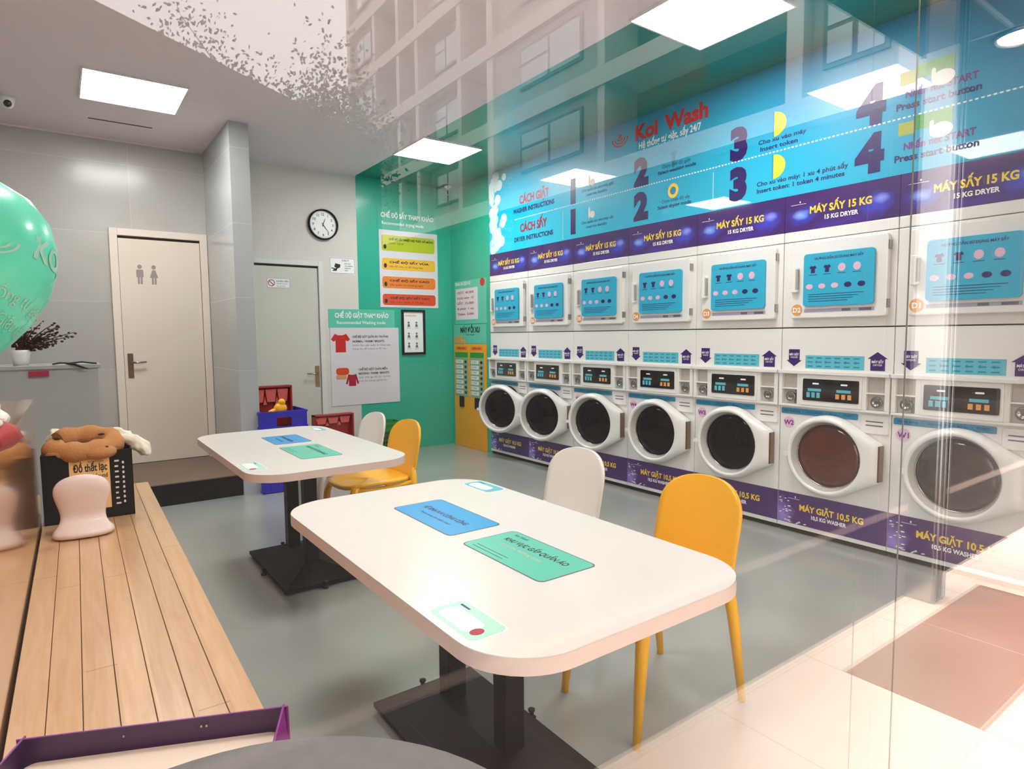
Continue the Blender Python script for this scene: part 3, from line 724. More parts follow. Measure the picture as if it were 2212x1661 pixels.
    MB().text('MÁY GIẶT', .02, .0885, 1.165, .0022, RW, 'CENTER', .03, width=.062).text('WASHER', .016, .0885, 1.148, .0022, RW, 'CENTER', width=.05).text('MÁY SẤY', .02, .60, 1.13, .0022, RW, 'CENTER', .03, width=.066).text('DRYER', .016, .60, 1.113, .0022, RW, 'CENTER', width=.05).build('arrow_lettering', M['white_text'], t)
    sk = MB().box(.165, .525, 1.085, 1.168, 0, .0015, fr=RW).build('mode_sticker', M['cyan2'], t)
    p = MB()
    for r in range(3):
        for i in range(6): p.box(.178+i*.057, .213+i*.057, 1.096+r*.026, 1.104+r*.026, .0015, .0022, fr=RW)
    for i in range(5): p.prism(ellp(.235+i*.06, 1.127, .006, .009, 8), .0015, .0024, RW)
    p.build('sticker_print', M['teal'], sk)
    # dryer door
    dd = MB().rbox(.072, .650, 1.402, 1.872, .0, .035, .02, RW, 6).build('dryer_door', M['white'], t, bevel=.006)
    MB().rbox(.165, .585, 1.475, 1.797, .035, .052, .02, RW, 6).build('door_window', M['cyan'], dd)
    a, bq = scr_icons(); a.build('window_print', M['navy'], dd); bq.build('window_picture', M['badge_pink'], dd)
    MB().box(.165, .585, 1.437, 1.458, .035, .036, fr=RW).build('door_strip', mat('lilac_strip', (176, 172, 196), .4), dd)
    MB().box(.40, .45, 1.440, 1.455, .036, .0365, fr=RW).box(.50, .57, 1.440, 1.455, .036, .0365, fr=RW).build('strip_print', M['ink_soft'], dd)
    hd = MB().rbox(.088, .132, 1.565, 1.725, .035, .062, .014, RW, 5).build('door_handle', M['white'], dd, bevel=.004)
    MB().rbox(.118, .1335, 1.58, 1.71, .045, .0622, .006, RW).build('handle_recess', mat('recess_grey', (168, 164, 158), .5), hd)
    MB().prism(ellp(.118, 1.455, .036), .035, .037, RW).build('dryer_badge', M['badge_orange'], dd)
    MB().box(.650, .655, 1.78, 1.83, .0, .036, fr=RW).box(.650, .655, 1.45, 1.5, 0, .036, fr=RW).build('dryer_hinge', M['steel'], dd)
    # drum opening and washer door, hinged on its right edge
    MB().lathe([(.205, -.02), (.215, .003), (.225, .003), (.232, 0)], Fr(RW(.335, .545, 0), RW.u, RW.v, RW.n), 40).build('door_gasket', M['rubber'], t)
    wd = empty('washer_door', (0, -.655, 0)); wd.parent = t
    fr = Fr((0, .655, 0), (0, -1, 0), (0, 0, 1), (-1, 0, 0))
    CU, CV, R = .335, .545, .262
    def outline(R, hu, hv0, hv1):
        # round rim running into a straight hinge edge at the right
        P = []
        a1 = math.acos(min(1, .06/R)); n = 40
        A = math.radians(52)
        for i in range(n+1):
            a = A + (2*PI-2*A)*i/n; P.append((CU+R*math.cos(a), CV+R*math.sin(a)))
        e0, e1 = P[-1], P[0]
        def seg(p, q, k): return [(p[0]+(q[0]-p[0])*i/k, p[1]+(q[1]-p[1])*i/k) for i in range(1, k+1)]
        P += seg(e0, (hu, hv0), 6) + seg((hu, hv0), (hu, hv1), 6) + seg((hu, hv1), e1, 6)[:-1]; return P
    sec = [(.254, .645, .43, .66, .006), (.254, .645, .43, .66, .045), (.248, .640, .435, .655, .062), (.236, .600, .44, .65, .073)]
    rings = [[fr(q[0], q[1], c3) for q in outline(R_, hu, h0, h1)] for (R_, hu, h0, h1, c3) in sec]
    # flat annulus to the glass
    def ring(r, c3):
        n = 43; P = outline(.236, .6, .44, .65); out_ = []
        for q in P:
            a = math.atan2(q[1]-CV, q[0]-CU); out_.append(fr(CU+r*math.cos(a), CV+r*math.sin(a), c3))
        return out_
    rings += [ring(.228, .077), ring(.220, .074), ring(.215, .066)]
    mb = MB(); mb.loft(rings, smooth=True, cap=False); mb.build('door_rim', M['white'], wd)
    fc = Fr(fr(CU, CV, 0), fr.u, fr.v, fr.n)
    MB().lathe([(.2155, .067), (.212, .060), (.204, .020), (.200, .008)], fc, 44, cap=False).build('inner_ring', M['pearl'], wd)
    MB().lathe([(.2035, .012), (.202, .017), (.197, .018), (.1955, .012)], fc, 44, cap=False).build('chrome_ring', M['steel'], wd)
    MB().lathe([(.204, .002), (.203, .010), (.15, .018), (.07, .022), (.01, .023)], fc, 44).build('door_glass', M['glassdark'], wd)
    MB().box(.640, .652, .44, .65, .004, .055, fr=fr).build('edge_reflection', M['bronze'], wd)  # bronze strip paints the brownish reflection on the door's right edge
    MB().rbox(.070, .110, .52, .545, .045, .075, .008, fr).build('door_grip', M['white'], wd)
    bd = MB().prism(ellp(.065, .728, .037), 0, .0022, RW).build('washer_badge', M['badge_pink'], t)
    return t
proto = make_machine()
ajar = [21, 17, 10, 4, 3, 0, 0]
stacks = [proto] + [copy_tree(proto) for k in range(6)]
for k in range(7):
    t = stacks[k]
    t.location = (X0, Y0-WD*k, 0)
    n = 7-k
    tag(t, 'white stacked washer and dryer badged W%d and D%d, %s' % (n, n, names_pos[k]), 'laundry machine', 'stacked washers and dryers along the wall')
    for ch in t.children:
        if ch.name.startswith('washer_door') and k >= 5:
            for g_ in ch.children:
                if g_.name.startswith('door_glass'): g_.material_slots[0].link = 'OBJECT'; g_.material_slots[0].material = M['glassbrown' if k == 5 else 'glassmixed']
        if ch.name.startswith('washer_door'): ch.rotation_euler = (0, 0, math.radians(ajar[k]))
        if ch.name.startswith('washer_badge'): MB().text('W%d' % n, .042, .065, .713, .003, RW, 'CENTER', .03).build('badge_text', M['violet'], ch)
        if ch.name.startswith('dryer_door'): MB().text('D%d' % n, .042, .118, 1.44, .038, RW, 'CENTER', .04).build('badge_text', M['white_text'], ch)
    # banner panel over this machine
    o = tag(MB().box(.001, WD-.001, 0, .230, 0, .010, fr=RW).build('header_banner', M['banner']),
            'purple dryer banner above the machine %s' % names_pos[k], 'banner', 'purple banners over the dryers')
    o.location = (X0+.012, Y0-WD*k, 1.956)
    MB().text('MÁY SẤY 15 KG', .060, .35, .10, .0108, RW, 'CENTER', .035, width=.37).build('banner_lettering', M['yellow_text'], o)
    MB().text('15 KG DRYER', .036, .36, .052, .0108, RW, 'CENTER', .035, width=.20).box(.04, .14, .165, .167, .010, .0108, fr=RW).prism(ellp(.10, .18, .004, .006, 8), .010, .0108, RW).build('banner_small_print', M['white_text'], o)
# prints shader coordinates: run along -y
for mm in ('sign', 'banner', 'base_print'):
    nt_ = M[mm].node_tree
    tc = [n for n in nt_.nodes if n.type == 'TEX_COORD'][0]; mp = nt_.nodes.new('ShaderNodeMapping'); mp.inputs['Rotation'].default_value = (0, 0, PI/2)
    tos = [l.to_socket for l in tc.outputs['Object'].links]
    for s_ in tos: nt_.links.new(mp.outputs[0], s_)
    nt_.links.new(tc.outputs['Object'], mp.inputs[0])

# ================================================================== TABLES
TZ = .715
def table(cx, cy, w, l, rz, bx, by, lab, decals):
    t = empty('table', (cx, cy, 0), rz, lab, 'table', 'white cafe tables')
    P = lambda g: rrect(-w/2+g, w/2-g, -l/2+g, l/2-g, .165-g, 10)
    MB().loft([[(q[0], q[1], z) for q in P(g)] for g, z in ((0, TZ-.036), (0, TZ-.002))], True, False).build('edge_band', M['edge_white'], t)
    MB().prism(P(.0008), TZ-.035, TZ-.0003).prism(P(.0015), TZ-.0003, TZ).build('tabletop', M['top_white'], t)
    ox, oy = bx-cx, by-cy
    b = empty('pedestal', (ox, oy, 0)); b.parent = t
    A, Bq, h = .20, .375, .165
    rings = [[(x*A, y*Bq, 0.012) for x, y in ((-1, -1), (1, -1), (1, 1), (-1, 1))], [(x*A, y*Bq, 0.028) for x, y in ((-1, -1), (1, -1), (1, 1), (-1, 1))],
             [(x*.045, y*(h+.03), .088) for x, y in ((-1, -1), (1, -1), (1, 1), (-1, 1))]]
    MB().loft(rings, False).build('base_plate', M['base'], b)
    for s in (-1, 1):
        MB().box(-.034, .034, s*h-.034, s*h+.034, .06, TZ-.045).build('column', M['black'], b, bevel=.004)
    MB().box(-.09, .09, -h-.16, h+.16, TZ-.046, TZ-.036).build('top_bracket', M['black'], b)
    for x, y in ((-A-.012, 0), (A+.012, 0), (0, -Bq-.012), (0, Bq+.012)):
        MB().lathe([(.014, 0), (.016, .01), (.008, .014), (.008, .03), (.012, .032), (.012, .038), (.003, .04)], Fr((x, y, 0), (1, 0, 0), (0, 1, 0), (0, 0, 1)), 12).build('levelling_foot', M['rubber'], b)
    cr, sr = math.cos(-rz), math.sin(-rz)
    T = Fr((0, 0, TZ), (0, -1, 0), (1, 0, 0), (0, 0, 1))
    for (x0, x1, y0, y1, kind) in decals:
        f = Fr(Matrix.Rotation(-rz, 3, 'Z') @ Vector((x0-cx, y1-cy, 0)) + Vector((0, 0, TZ)), (0, -1, 0), (1, 0, 0), (0, 0, 1))
        Lu, Lv = y1-y0, x1-x0
        mm = {'blue': 'blue_decal', 'green': 'mint', 'faded': 'mint_light', 'pale': 'cyan2'}[kind]
        d = MB().prism(rrect(-.004, Lu+.004, -.004, Lv+.004, .02), .0002, .0005, f).build('table_sticker', M['ink_soft' if kind in ('blue', 'green') else 'white_text'], t)
        MB().prism(rrect(0, Lu, 0, Lv, .018), .0005, .0009, f).build('sticker_face', M[mm], d)
        p = MB()
        if kind == 'green':
            p.text('KHU VỰC GẤP QUẦN ÁO', .030, Lu*.5, Lv*.62, .0013, f, 'CENTER', .02, width=Lu*.76)
            p.box(Lu*.08, Lu*.5, Lv*.17, Lv*.18, .0009, .0012, fr=f).box(Lu*.08, Lu*.48, Lv*.09, Lv*.10, .0009, .0012, fr=f)
            p.text('Koi Wash', .018, Lu*.10, Lv*.86, .0013, f, width=.06)
            q = MB().text('Laundry folding area', .022, Lu*.45, Lv*.44, .0013, f, 'CENTER', width=Lu*.5); q.build('sticker_subtitle', mat('peach_print', (214, 200, 170), .5), d)
        elif kind == 'blue':
            p.text('VỆ SINH NƠI CÔNG CỘNG', .028, Lu*.48, Lv*.48, .0013, f, 'CENTER', .03, width=Lu*.72)
            p.text('Please keep the table clean', .018, Lu*.5, Lv*.28, .0013, f, 'CENTER', width=Lu*.5)
        else:
            p.box(Lu*.1, Lu*.3, Lv*.8, Lv*.86, .0009, .0012, fr=f)
            q = MB().prism(rrect(Lu*.1, Lu*.8, Lv*.12, Lv*.7, .02), .0009, .0011, f); q.build('white_card', M['white_text'], d)
            if kind == 'faded': MB().prism(ellp(Lu*.84, Lv*.35, .013, .016), .0011, .0014, f).build('red_spot', M['crimson'], d)
        p.build('sticker_text', M['navy' if kind != 'green' else 'ink'], d)
    return t
M['base'] = mat('cast_base_black', (20, 14, 12), .6, spec=.25)
table(.995, 1.553, .79, 1.388, 0, 1.03, 1.62, 'large white rounded table nearest the glass with four stickers',
      [(.915, 1.10, 1.59, 1.975, 'blue'), (.912, 1.095, 1.15, 1.51, 'green'), (.62, .71, 1.0, 1.178, 'faded'), (1.29, 1.375, 1.95, 2.13, 'pale')])
table(1.023, 3.49, .775, 1.45, 0, 1.065, 3.54, 'white rounded table further back, in front of the crates',
      [(.95, 1.15, 3.56, 3.875, 'blue'), (.937, 1.14, 3.05, 3.45, 'green'), (.655, .74, 2.93, 3.13, 'faded'), (1.30, 1.37, 3.92, 4.06, 'pale')])

# ================================================================== CHAIRS (face -x)
def make_chair(m):
    t = empty('chair')
    # seat: rounded pad with a slight dish, narrowing to the front
    n = 12; rings = []
    def so(k, z):
        P = []
        for i in range(40):
            a = 2*PI*i/40; ca, sa = math.cos(a), math.sin(a); e = .55
            x = abs(ca)**e*(1 if ca > 0 else -1); y = abs(sa)**e*(1 if sa > 0 else -1)
            P.append((-.01+.225*k*x, .205*k*y*(1-.06*(1-x)), z - (.012*(x < -.6)*(abs(x)-.6)/.4)))
        return P
    rings = [so(.93, .422), so(.99, .428), so(1, .437), so(.985, .447), so(.9, .449), so(.6, .442), so(.2, .438), so(.02, .437)]
    MB().loft(rings).build('seat', m, t)
    # backrest shell
    N, K = 16, 22
    def bp(i, j, off):
        v = 1-(1-j/K)**1.7; z = .40 + .375*v
        w = .188 + .004*math.sin(PI*v)
        if v > .62: w *= max(0, 1-((v-.62)/.38)**2.6)**.42
        if v < .12: w *= .93+.07*v/.12
        u = -1+2*i/N; y = u*w
        x = .195 + .075*v**1.2 + .028*(1-(y/.19)**2)*(.4+.6*v)
        return (x+off, y, z)
    mb = MB(); vs = [bp(i, j, o_) for o_ in (0, .014) for j in range(K+1) for i in range(N+1)]
    q = (N+1)*(K+1); fs = []
    for j in range(K):
        for i in range(N):
            a = j*(N+1)+i; fs += [(a, a+N+1, a+N+2, a+1), (q+a, q+a+1, q+a+N+2, q+a+N+1)]
    for j in range(K): a = j*(N+1); fs += [(a, q+a, q+a+N+1, a+N+1)]; a += N; fs += [(a, a+N+1, q+a+N+1, q+a)]
    for i in range(N): fs += [(i, i+1, q+i+1, q+i)]; a = K*(N+1)+i; fs += [(a, q+a, q+a+1, a+1)]
    mb.add(vs, fs, True).build('backrest', m, t)
    for sx, sy in ((-1, -1), (-1, 1), (1, -1), (1, 1)):
        if sx < 0: pts = [((-.17), sy*.165, .43), (-.20, sy*.178, .36), (-.235, sy*.19, .001)]; w = [(.024, .026), (.022, .024), (.013, .014)]
        else: pts = [(.215, sy*.178, .50), (.21, sy*.18, .40), (.225, sy*.188, .30), (.262, sy*.20, .001)]; w = [(.012, .012), (.022, .02), (.021, .02), (.013, .013)]
        mb = MB(); mb.loft([[(p_[0]+a*ww[0]*ca, p_[1]+ww[1]*sa, p_[2]) for ca, sa in [(math.cos(2*PI*i/12+.26), math.sin(2*PI*i/12+.26)) for i in range(12)] for a in (1,)] for p_, ww in zip(reversed(pts), reversed(w))])
        mb.build('leg', m, t)
    mb = MB()
    for sy in (-1, 1): mb.loft([[(-.18+.38*k, sy*(.165+.012*k)+.010*ca, .412-.012*math.sin(PI*k)+.014*sa) for ca, sa in [(math.cos(2*PI*i/8), math.sin(2*PI*i/8)) for i in range(8)]] for k in (0, .25, .5, .75, 1)])
    mb.build('seat_rail', m, t)
    return t
cy_ = make_chair(M['yellow']); cw_ = make_chair(M['chair_white'])
def place(src, first, x, y, rz, lab, grp):
    o = src if first else copy_tree(src); o.location = (x, y, 0); o.rotation_euler = (0, 0, rz); tag(o, lab, 'chair', grp)
place(cy_, True, 1.665, 1.475, math.radians(-4), 'yellow plastic chair at the near table, closest to the glass', 'yellow chairs')
place(cy_, False, 1.52, 3.62, math.radians(3), 'yellow plastic chair pulled out beside the far table', 'yellow chairs')
place(cw_, True, 1.69, 2.18, math.radians(0), 'white plastic chair at the near table, right behind its sticker corner', 'white chairs')
place(cw_, False, 1.515, 4.13, math.radians(2), 'white plastic chair behind the far yellow chair', 'white chairs')

# ================================================================== CRATES
def crate(name, lab, x, y, z, w, d, h, m, rz=0, tilt=0, rib=None, grp=None, cat='crate'):
    t = empty(name, (x, y, z), rz, lab, cat, grp); t.rotation_euler = (tilt, 0, rz)
    mb = MB(); T_ = .012
    mb.box(-w/2, w/2, -d/2, d/2, 0, T_)
    for s in (-1, 1):
        mb.box(-w/2, w/2, *sorted((s*d/2, s*(d/2-T_))), 0, h*.62)
        mb.box(-w/2, -w*.16, *sorted((s*d/2, s*(d/2-T_))), h*.62, h*.84).box(w*.16, w/2, *sorted((s*d/2, s*(d/2-T_))), h*.62, h*.84)
        mb.box(-w/2, w/2, *sorted((s*d/2, s*(d/2-T_))), h*.84, h)
        mb.box(*sorted((s*w/2, s*(w/2-T_))), -d/2+T_, d/2-T_, 0, h)
    mb.build('shell', m, t)
    r = MB()
    for s in (-1, 1):
        for zz in (.02, .3, .58, .95): r.box(-w/2-.004, w/2+.004, *sorted((s*(d/2), s*(d/2+.008))), h*zz, h*zz+.014)
        for i in range(7):
            u = -w/2+w*i/6; r.box(max(-w/2, u-.006), min(w/2, u+.006), *sorted((s*d/2, s*(d/2+.006))), 0, h*.6)
        for zz in (.02, .58, .95): r.box(*sorted((s*w/2, s*(w/2+.008))), -d/2, d/2, h*zz, h*zz+.014)
    r.build('ribs', rib or m, t)
    return t
g = 'plastic crates by the door'
crate('crate', 'blue plastic crate standing on the floor, under another blue crate', 1.515, 5.56, 0, .375, .34, .345, M['blue_crate'], grp=g)
crate('crate', 'blue plastic crate on top of the other blue crate, holding a red one', 1.515, 5.56, .346, .385, .34, .345, M['blue_crate'], grp=g)
def red_upright(x, y, z, w, h, lab, tilt=0):
    t = empty('crate', (x, y, z), 0, lab, 'crate', g)
    mb = MB(); fz = Fr((0, 0, 0), (1, 0, 0), (0, 0, 1), (0, -1, 0))
    mb.box(-w/2, w/2, 0, h, -.10, -.088, fr=fz)
    for e in ((-w/2, -w/2+.016, 0, h), (w/2-.016, w/2, 0, h), (-w/2, w/2, h-.016, h), (-w/2, w/2, 0, .016)): mb.box(*e, -.09, .0, fr=fz)
    mb.build('shell', M['red_crate'], t, bevel=.003)
    r = MB(); k = 3; ww = (w-.04)/k
    for i in range(k):
        u = -w/2+.02+i*ww
        r.prism([(u+.004, h-.03), (u+ww-.004, h-.03), (u+ww*.82, h-.03-h*.26), (u+ww*.18, h-.03-h*.26)], -.06, -.04, fz)
        if i < k-1: r.prism([(u+ww*.84, h-.045-h*.28), (u+ww*1.16, h-.045-h*.28), (u+ww, h-.05-h*.1)], -.06, -.045, fz)
    r.build('lattice', M['pink_crate'], t)
    t.rotation_euler = (tilt, 0, 0)
red_upright(1.485, 5.62, .46, .345, .43, 'red plastic crate standing on edge inside the upper blue crate')
o = tag(MB().ell((0, 0, .045), .055, .04, .05).ell((.01, -.01, .10), .03, .028, .028).tube([(-.04, 0, .03), (-.10, -.01, .02)], [.025, .012]).build('rubber_duck', M['yellow']), 'small yellow toy in the upper blue crate before the red crate', 'toy'); o.location = (1.50, 5.44, .665)
MB2 = crate('crate', 'dark red plastic crate on the floor under the upright red crate, by the washing poster', 2.17, 6.05, 0, .42, .30, .30, M['red_crate'], grp=g)
red_upright(2.18, 6.02, .301, .40, .245, 'red plastic crate lying on edge below the washing poster')
t = empty('laundry_bin', (2.84, 6.30, 0), 0, 'green plastic bin against the green wall behind the chairs', 'bin')
MB().loft([[(q[0]*k, q[1]*k, z) for q in rrect(-.15, .15, -.12, .12, .04)] for k, z in ((.78, 0), (1, .36), (1.06, .36), (1.06, .39), (.96, .39), (.74, .02))], False).build('tub', M['green_bin'], t)
p = MB()
for i in range(9):
    for j in range(4): p.box(-.128+i*.03, -.112+i*.03, -.128, -.118, .11+j*.05, .14+j*.05)
p.build('vent', M['shadow_gap'], t)

# ================================================================== BENCH AND LEDGE
t = empty('bench', (.13, 2.9, 0), math.radians(-1.0), 'long light wood plank bench along the left side', 'bench')
BX0, BX1, BYN, BYF = -.2475, .238, -1.80, 1.405
p = MB(); npl = 7; pw = (BX1-BX0)/npl
for i in range(npl): p.box(BX0+i*pw+.0008, BX0+(i+1)*pw-.0008, BYN, BYF, .428, .45)
o = p.build('seat_board', M['bench_top'], t, bevel=.0012)
MB().box(BX0, BX1-.002, BYN+.002, BYF-.002, .40, .4285).build('under_board', M['groove'], t)
MB().box(BX1-.012, BX1, BYN, BYF, 0, .4).box(BX0, BX1, BYF-.012, BYF, 0, .4).build('front_board', M['bench_side'], t)
t = empty('wood_ledge', (.13, 2.9, 0), math.radians(-1.0), 'high glossy wooden ledge behind the bench at the left edge', 'ledge')
MB().box(-.55, -.253, -1.45, .74, 0, 1.015).build('side_panel', M['bench_side'], t)
MB().box(-.55, -.248, -1.45, .745, 1.016, 1.036).build('ledge_top', M['bench_side'], t, bevel=.002)

# box of lost toys
t = empty('storage_box', (.088, 3.70, .451), math.radians(-2), 'black box with peach notice at the far end of the bench', 'box')
W2, D2, Hh = .36, .30, .325
mb = MB().box(-W2/2, W2/2, -D2/2, D2/2, 0, .006)
for s in (-1, 1): mb.box(-W2/2, W2/2, *sorted((s*D2/2, s*(D2/2-.006))), 0, Hh).box(*sorted((s*W2/2, s*(W2/2-.006))), -D2/2, D2/2, 0, Hh)
mb.build('walls', M['black'], t)
fb = Fr((0, -D2/2, 0), (1, 0, 0), (0, 0, 1), (0, -1, 0))
pp = MB().box(-.075, .085, .05, .30, 0, .002, fr=fb).build('notice', M['orange_paper'], t)
MB().text('KOI WASH', .016, -.0, .275, .0026, fb, width=.06).text('Đồ thất lạc', .05, -.06, .235, .0026, fb, bold=.03, width=.135).text('Lost and found', .03, -.05, .20, .0026, fb, bold=.02, width=.125).build('notice_text', M['ink'], pp)
p = MB()
for i in range(9): p.box(.105, .105+random.uniform(.008, .02), .06+i*.026, .068+i*.026, 0, .001, fr=fb).prism(ellp(.14, .07+i*.024, .005, .007, 8), 0, .001, fb)
p.build('side_print', M['white2'], t, split=False)
# plush ring curled in the box
t = empty('plush_toy', (.07, 3.66, .775), 0, 'tan plush toy curled up in the black box', 'toy')
mb = MB(); path = []; rr = []
for i in range(26):
    a = -2.9 + i/25*5.4; path.append((.125*math.cos(a)*1.0, .09*math.sin(a), .03+.028*math.sin(a*1.0))); rr.append(.048+.006*math.sin(i*1.7))
mb.tube(path, rr, 14); mb.ell((-.02, -.07, .0), .13, .05, .038).ell((.06, -.10, -.005), .075, .045, .035)
mb.build('body', M['tan_plush'], t)
p = MB()
for u, w_, z_ in ((-.10, .03, .072), (.075, .03, .075), (.09, .02, .02), (-.06, .02, .005)): p.ell((u, -.115 if z_ < .03 else -.05, z_), w_*.5, .012, .006, 10, 6)
p.build('dark_stitch', M['dry'], t)
def cloth(name, lab, x, y, z, pts, r, m):
    o = MB().tube(pts, r, 12).build(name, m); o.location = (x, y, z)
    tx = D.textures.new(name, 'CLOUDS'); tx.noise_scale = .05
    sd = o.modifiers.new('s', 'SUBSURF'); sd.levels = 2; sd.render_levels = 2
    dm = o.modifiers.new('d', 'DISPLACE'); dm.texture = tx; dm.strength = .05; dm.mid_level = .5
    tag(o, lab, 'cloth'); return o
cloth('cloth', 'cream white cloth hanging over the right corner of the black box', .0, 0, 0,
      [(.14, 3.76, .80), (.19, 3.74, .845), (.235, 3.70, .82), (.285, 3.67, .79), (.325, 3.65, .765), (.345, 3.64, .715)], [.02, .03, .034, .032, .04, .014], M['cream_cloth'])
cloth('cloth', 'small cream cloth tuft at the left rear of the black box', .0, 0, 0,
      [(-.055, 3.78, .80), (-.045, 3.77, .845), (-.035, 3.76, .875)], [.03, .038, .02], M['cream_cloth'])

# pale pink moulded cushion stand
t = empty('back_cushion', (.048, 3.30, .451), math.radians(-4), 'pale pink moulded back cushion standing on the bench before the box', 'cushion')
prof = [(.105, .0), (.118, .012), (.112, .032), (.092, .05), (.082, .075), (.085, .11), (.098, .15), (.108, .19), (.104, .22), (.082, .248), (.045, .262), (.01, .266)]
rings = []
for r_, z_ in prof:
    k = .62 if z_ < .04 else .30
    e = .75
    rings.append([(r_*(abs(math.cos(a))**e)*(1 if math.cos(a) > 0 else -1), r_*k*(abs(math.sin(a))**e)*(1 if math.sin(a) > 0 else -1) + (.012 if z_ > .05 else -.015), z_) for a in [2*PI*i/32+.01 for i in range(32)]])
o = MB().loft(rings).build('padding', M['pink_vinyl'], t); sd = o.modifiers.new('s', 'SUBSURF'); sd.levels = 1; sd.render_levels = 1
p = MB()
for z_ in (.06, .074): p.tube([(.075*math.cos(a), .012-.026*math.sin(a)-.001, z_) for a in [PI*i/12 for i in range(13)]], .0018, 6)
p.build('crease', mat('crease_pink', (196, 160, 150), .6), t)

# items on the wooden ledge
t = empty('snack_bag', (-.215, 2.05, 1.037), math.radians(10), 'shiny red and white bag lying on the wooden ledge', 'bag')
mb = MB().loft([[(x*.11*k, y*.17*k, z) for x, y in [(math.cos(2*PI*i/24)*(1+.12*math.cos(5*2*PI*i/24)), math.sin(2*PI*i/24)) for i in range(24)]] for k, z in ((.9, 0), (1.05, .02), (.95, .05), (.6, .075), (.1, .085))])
mb.build('bag_body', M['bag_red'], t)
MB().ell((.045, -.04, .066), .04, .06, .018).ell((-.02, .06, .068), .045, .04, .018).build('white_pattern', M['bag_white'], t)
cloth('cloth', 'crumpled white plastic wrap on the wooden ledge beside the red bag', 0, 0, 0, [(-.22, 2.62, 1.07), (-.19, 2.50, 1.09), (-.165, 2.44, 1.075), (-.145, 2.38, 1.066)], [.03, .032, .028, .018], M['bag_white'])

# balloon on a stick
t = empty('balloon', (-.126, 1.294, 1.425), 0, 'mint green balloon with white lettering at the left edge', 'balloon')
prof = [(.004, -.172), (.03, -.165), (.06, -.145), (.095, -.105), (.125, -.055), (.138, -.005), (.140, .035), (.132, .08), (.108, .12), (.07, .148), (.03, .160), (.004, .162)]
prof = [(r_*.95, z_*.90) for r_, z_ in prof]
MB().lathe(prof, WORLD, 48).build('skin', M['balloon'], t)
MB().lathe([(.003, -.165), (.009, -.161), (.004, -.152), (.003, -.148)], WORLD, 12).tube([(0, 0, -.155), (-.05, .1, -.27), (-.11, .22, -.367)], .003, 8).build('stick', M['white_text'], t)
def brad(z):
    for (r0, z0), (r1, z1) in zip(prof, prof[1:]):
        if z0 <= z <= z1: return r0+(r1-r0)*(z-z0)/(z1-z0)
    return .001
class BFr:
    def __call__(s, a, b_, c_=0):
        ph = -PI/2 + .25 + a/.131; z = b_; r = brad(z)+.0012; return Vector((r*math.cos(ph), r*math.sin(ph), z))
bf = BFr(); rot = math.radians(-18)
p = MB()
p.text('KOI', .05, .082, .012, 0, bf, bold=.03, rot=rot).text('Hệ thống tự giặt', .026, -.03, -.03, 0, bf, rot=rot).text('Tự Giặt, sấy', .026, .0, -.075, 0, bf, rot=rot)
for k in range(2):
    n = 12; cu0, cv0 = .03, .03
    for i in range(n):
        a0, a1 = PI*(1.05+.9*i/n), PI*(1.05+.9*(i+1)/n); R0, R1_ = .032-.012*k, .027-.012*k
        p.add([bf(cu0+R0*math.cos(a0), cv0+R0*.6*math.sin(a0)), bf(cu0+R0*math.cos(a1), cv0+R0*.6*math.sin(a1)), bf(cu0+R1_*math.cos(a1), cv0+R1_*.6*math.sin(a1)), bf(cu0+R1_*math.cos(a0), cv0+R1_*.6*math.sin(a0))], [(0, 1, 2, 3)])
p.build('printed_lettering', M['mint_light'], t)

# purple open box on the bench near the glass
t = empty('open_box', (.06, 1.235, .451), math.radians(-24), 'open purple cardboard box with cream lining at the front of the bench', 'box')
hw, hd_ = .245, .155
def wallp(x0, y0, x1, y1, flare):
    dx, dy = x1-x0, y1-y0; l = math.hypot(dx, dy); nx, ny = dy/l, -dx/l
    f = Fr((x0, y0, 0), (dx/l, dy/l, 0), (nx*flare, ny*flare, 1), (nx, ny, 0))
    return l, f
mo, ml = MB(), MB()
for (a, b2, c2, d_) in ((-hw, -hd_, hw, -hd_), (hw, -hd_, hw, hd_), (hw, hd_, -hw, hd_), (-hw, hd_, -hw, -hd_)):
    l, f = wallp(a, b2, c2, d_, -.08)
    mo.box(.0, l, 0, .105, -.003, 0, fr=f); ml.box(.003, l-.003, .003, .1045, -.0045, -.003, fr=f)
mo.build('outer_wall', M['magenta_box'], t); ml.build('inner_wall', M['purple_box'], t)
MB().loft([[(q[0]*k, q[1]*k, z) for q in rrect(-hw+.01, hw-.01, -hd_+.01, hd_-.01, .02)] for k, z in ((.99, .002), (.985, .054), (.96, .058))], False).build('lining', M['cream_paper'], t)
MB().ell((.08, hd_-.016, .088), .003, .002, .003, 8, 6).ell((.09, hd_-.016, .088), .003, .002, .003, 8, 6).ell((-.06, hd_-.016, .088), .003, .002, .003, 8, 6).build('staple', M['steel'], t)

# round grey side stool by the glass
t = empty('round_stool', (.094, .632, 0), 0, 'round dark grey stone-look stool top at the bottom edge', 'stool')
MB().lathe([(.40, .622), (.424, .63), (.427, .64), (.422, .65), (.01, .651)], WORLD, 64).build('top', M['stool'], t)
MB().lathe([(.16, 0), (.165, .012), (.04, .03), (.032, .06), (.032, .6), (.12, .612), (.12, .622)], WORLD, 32).build('pedestal', M['black'], t)

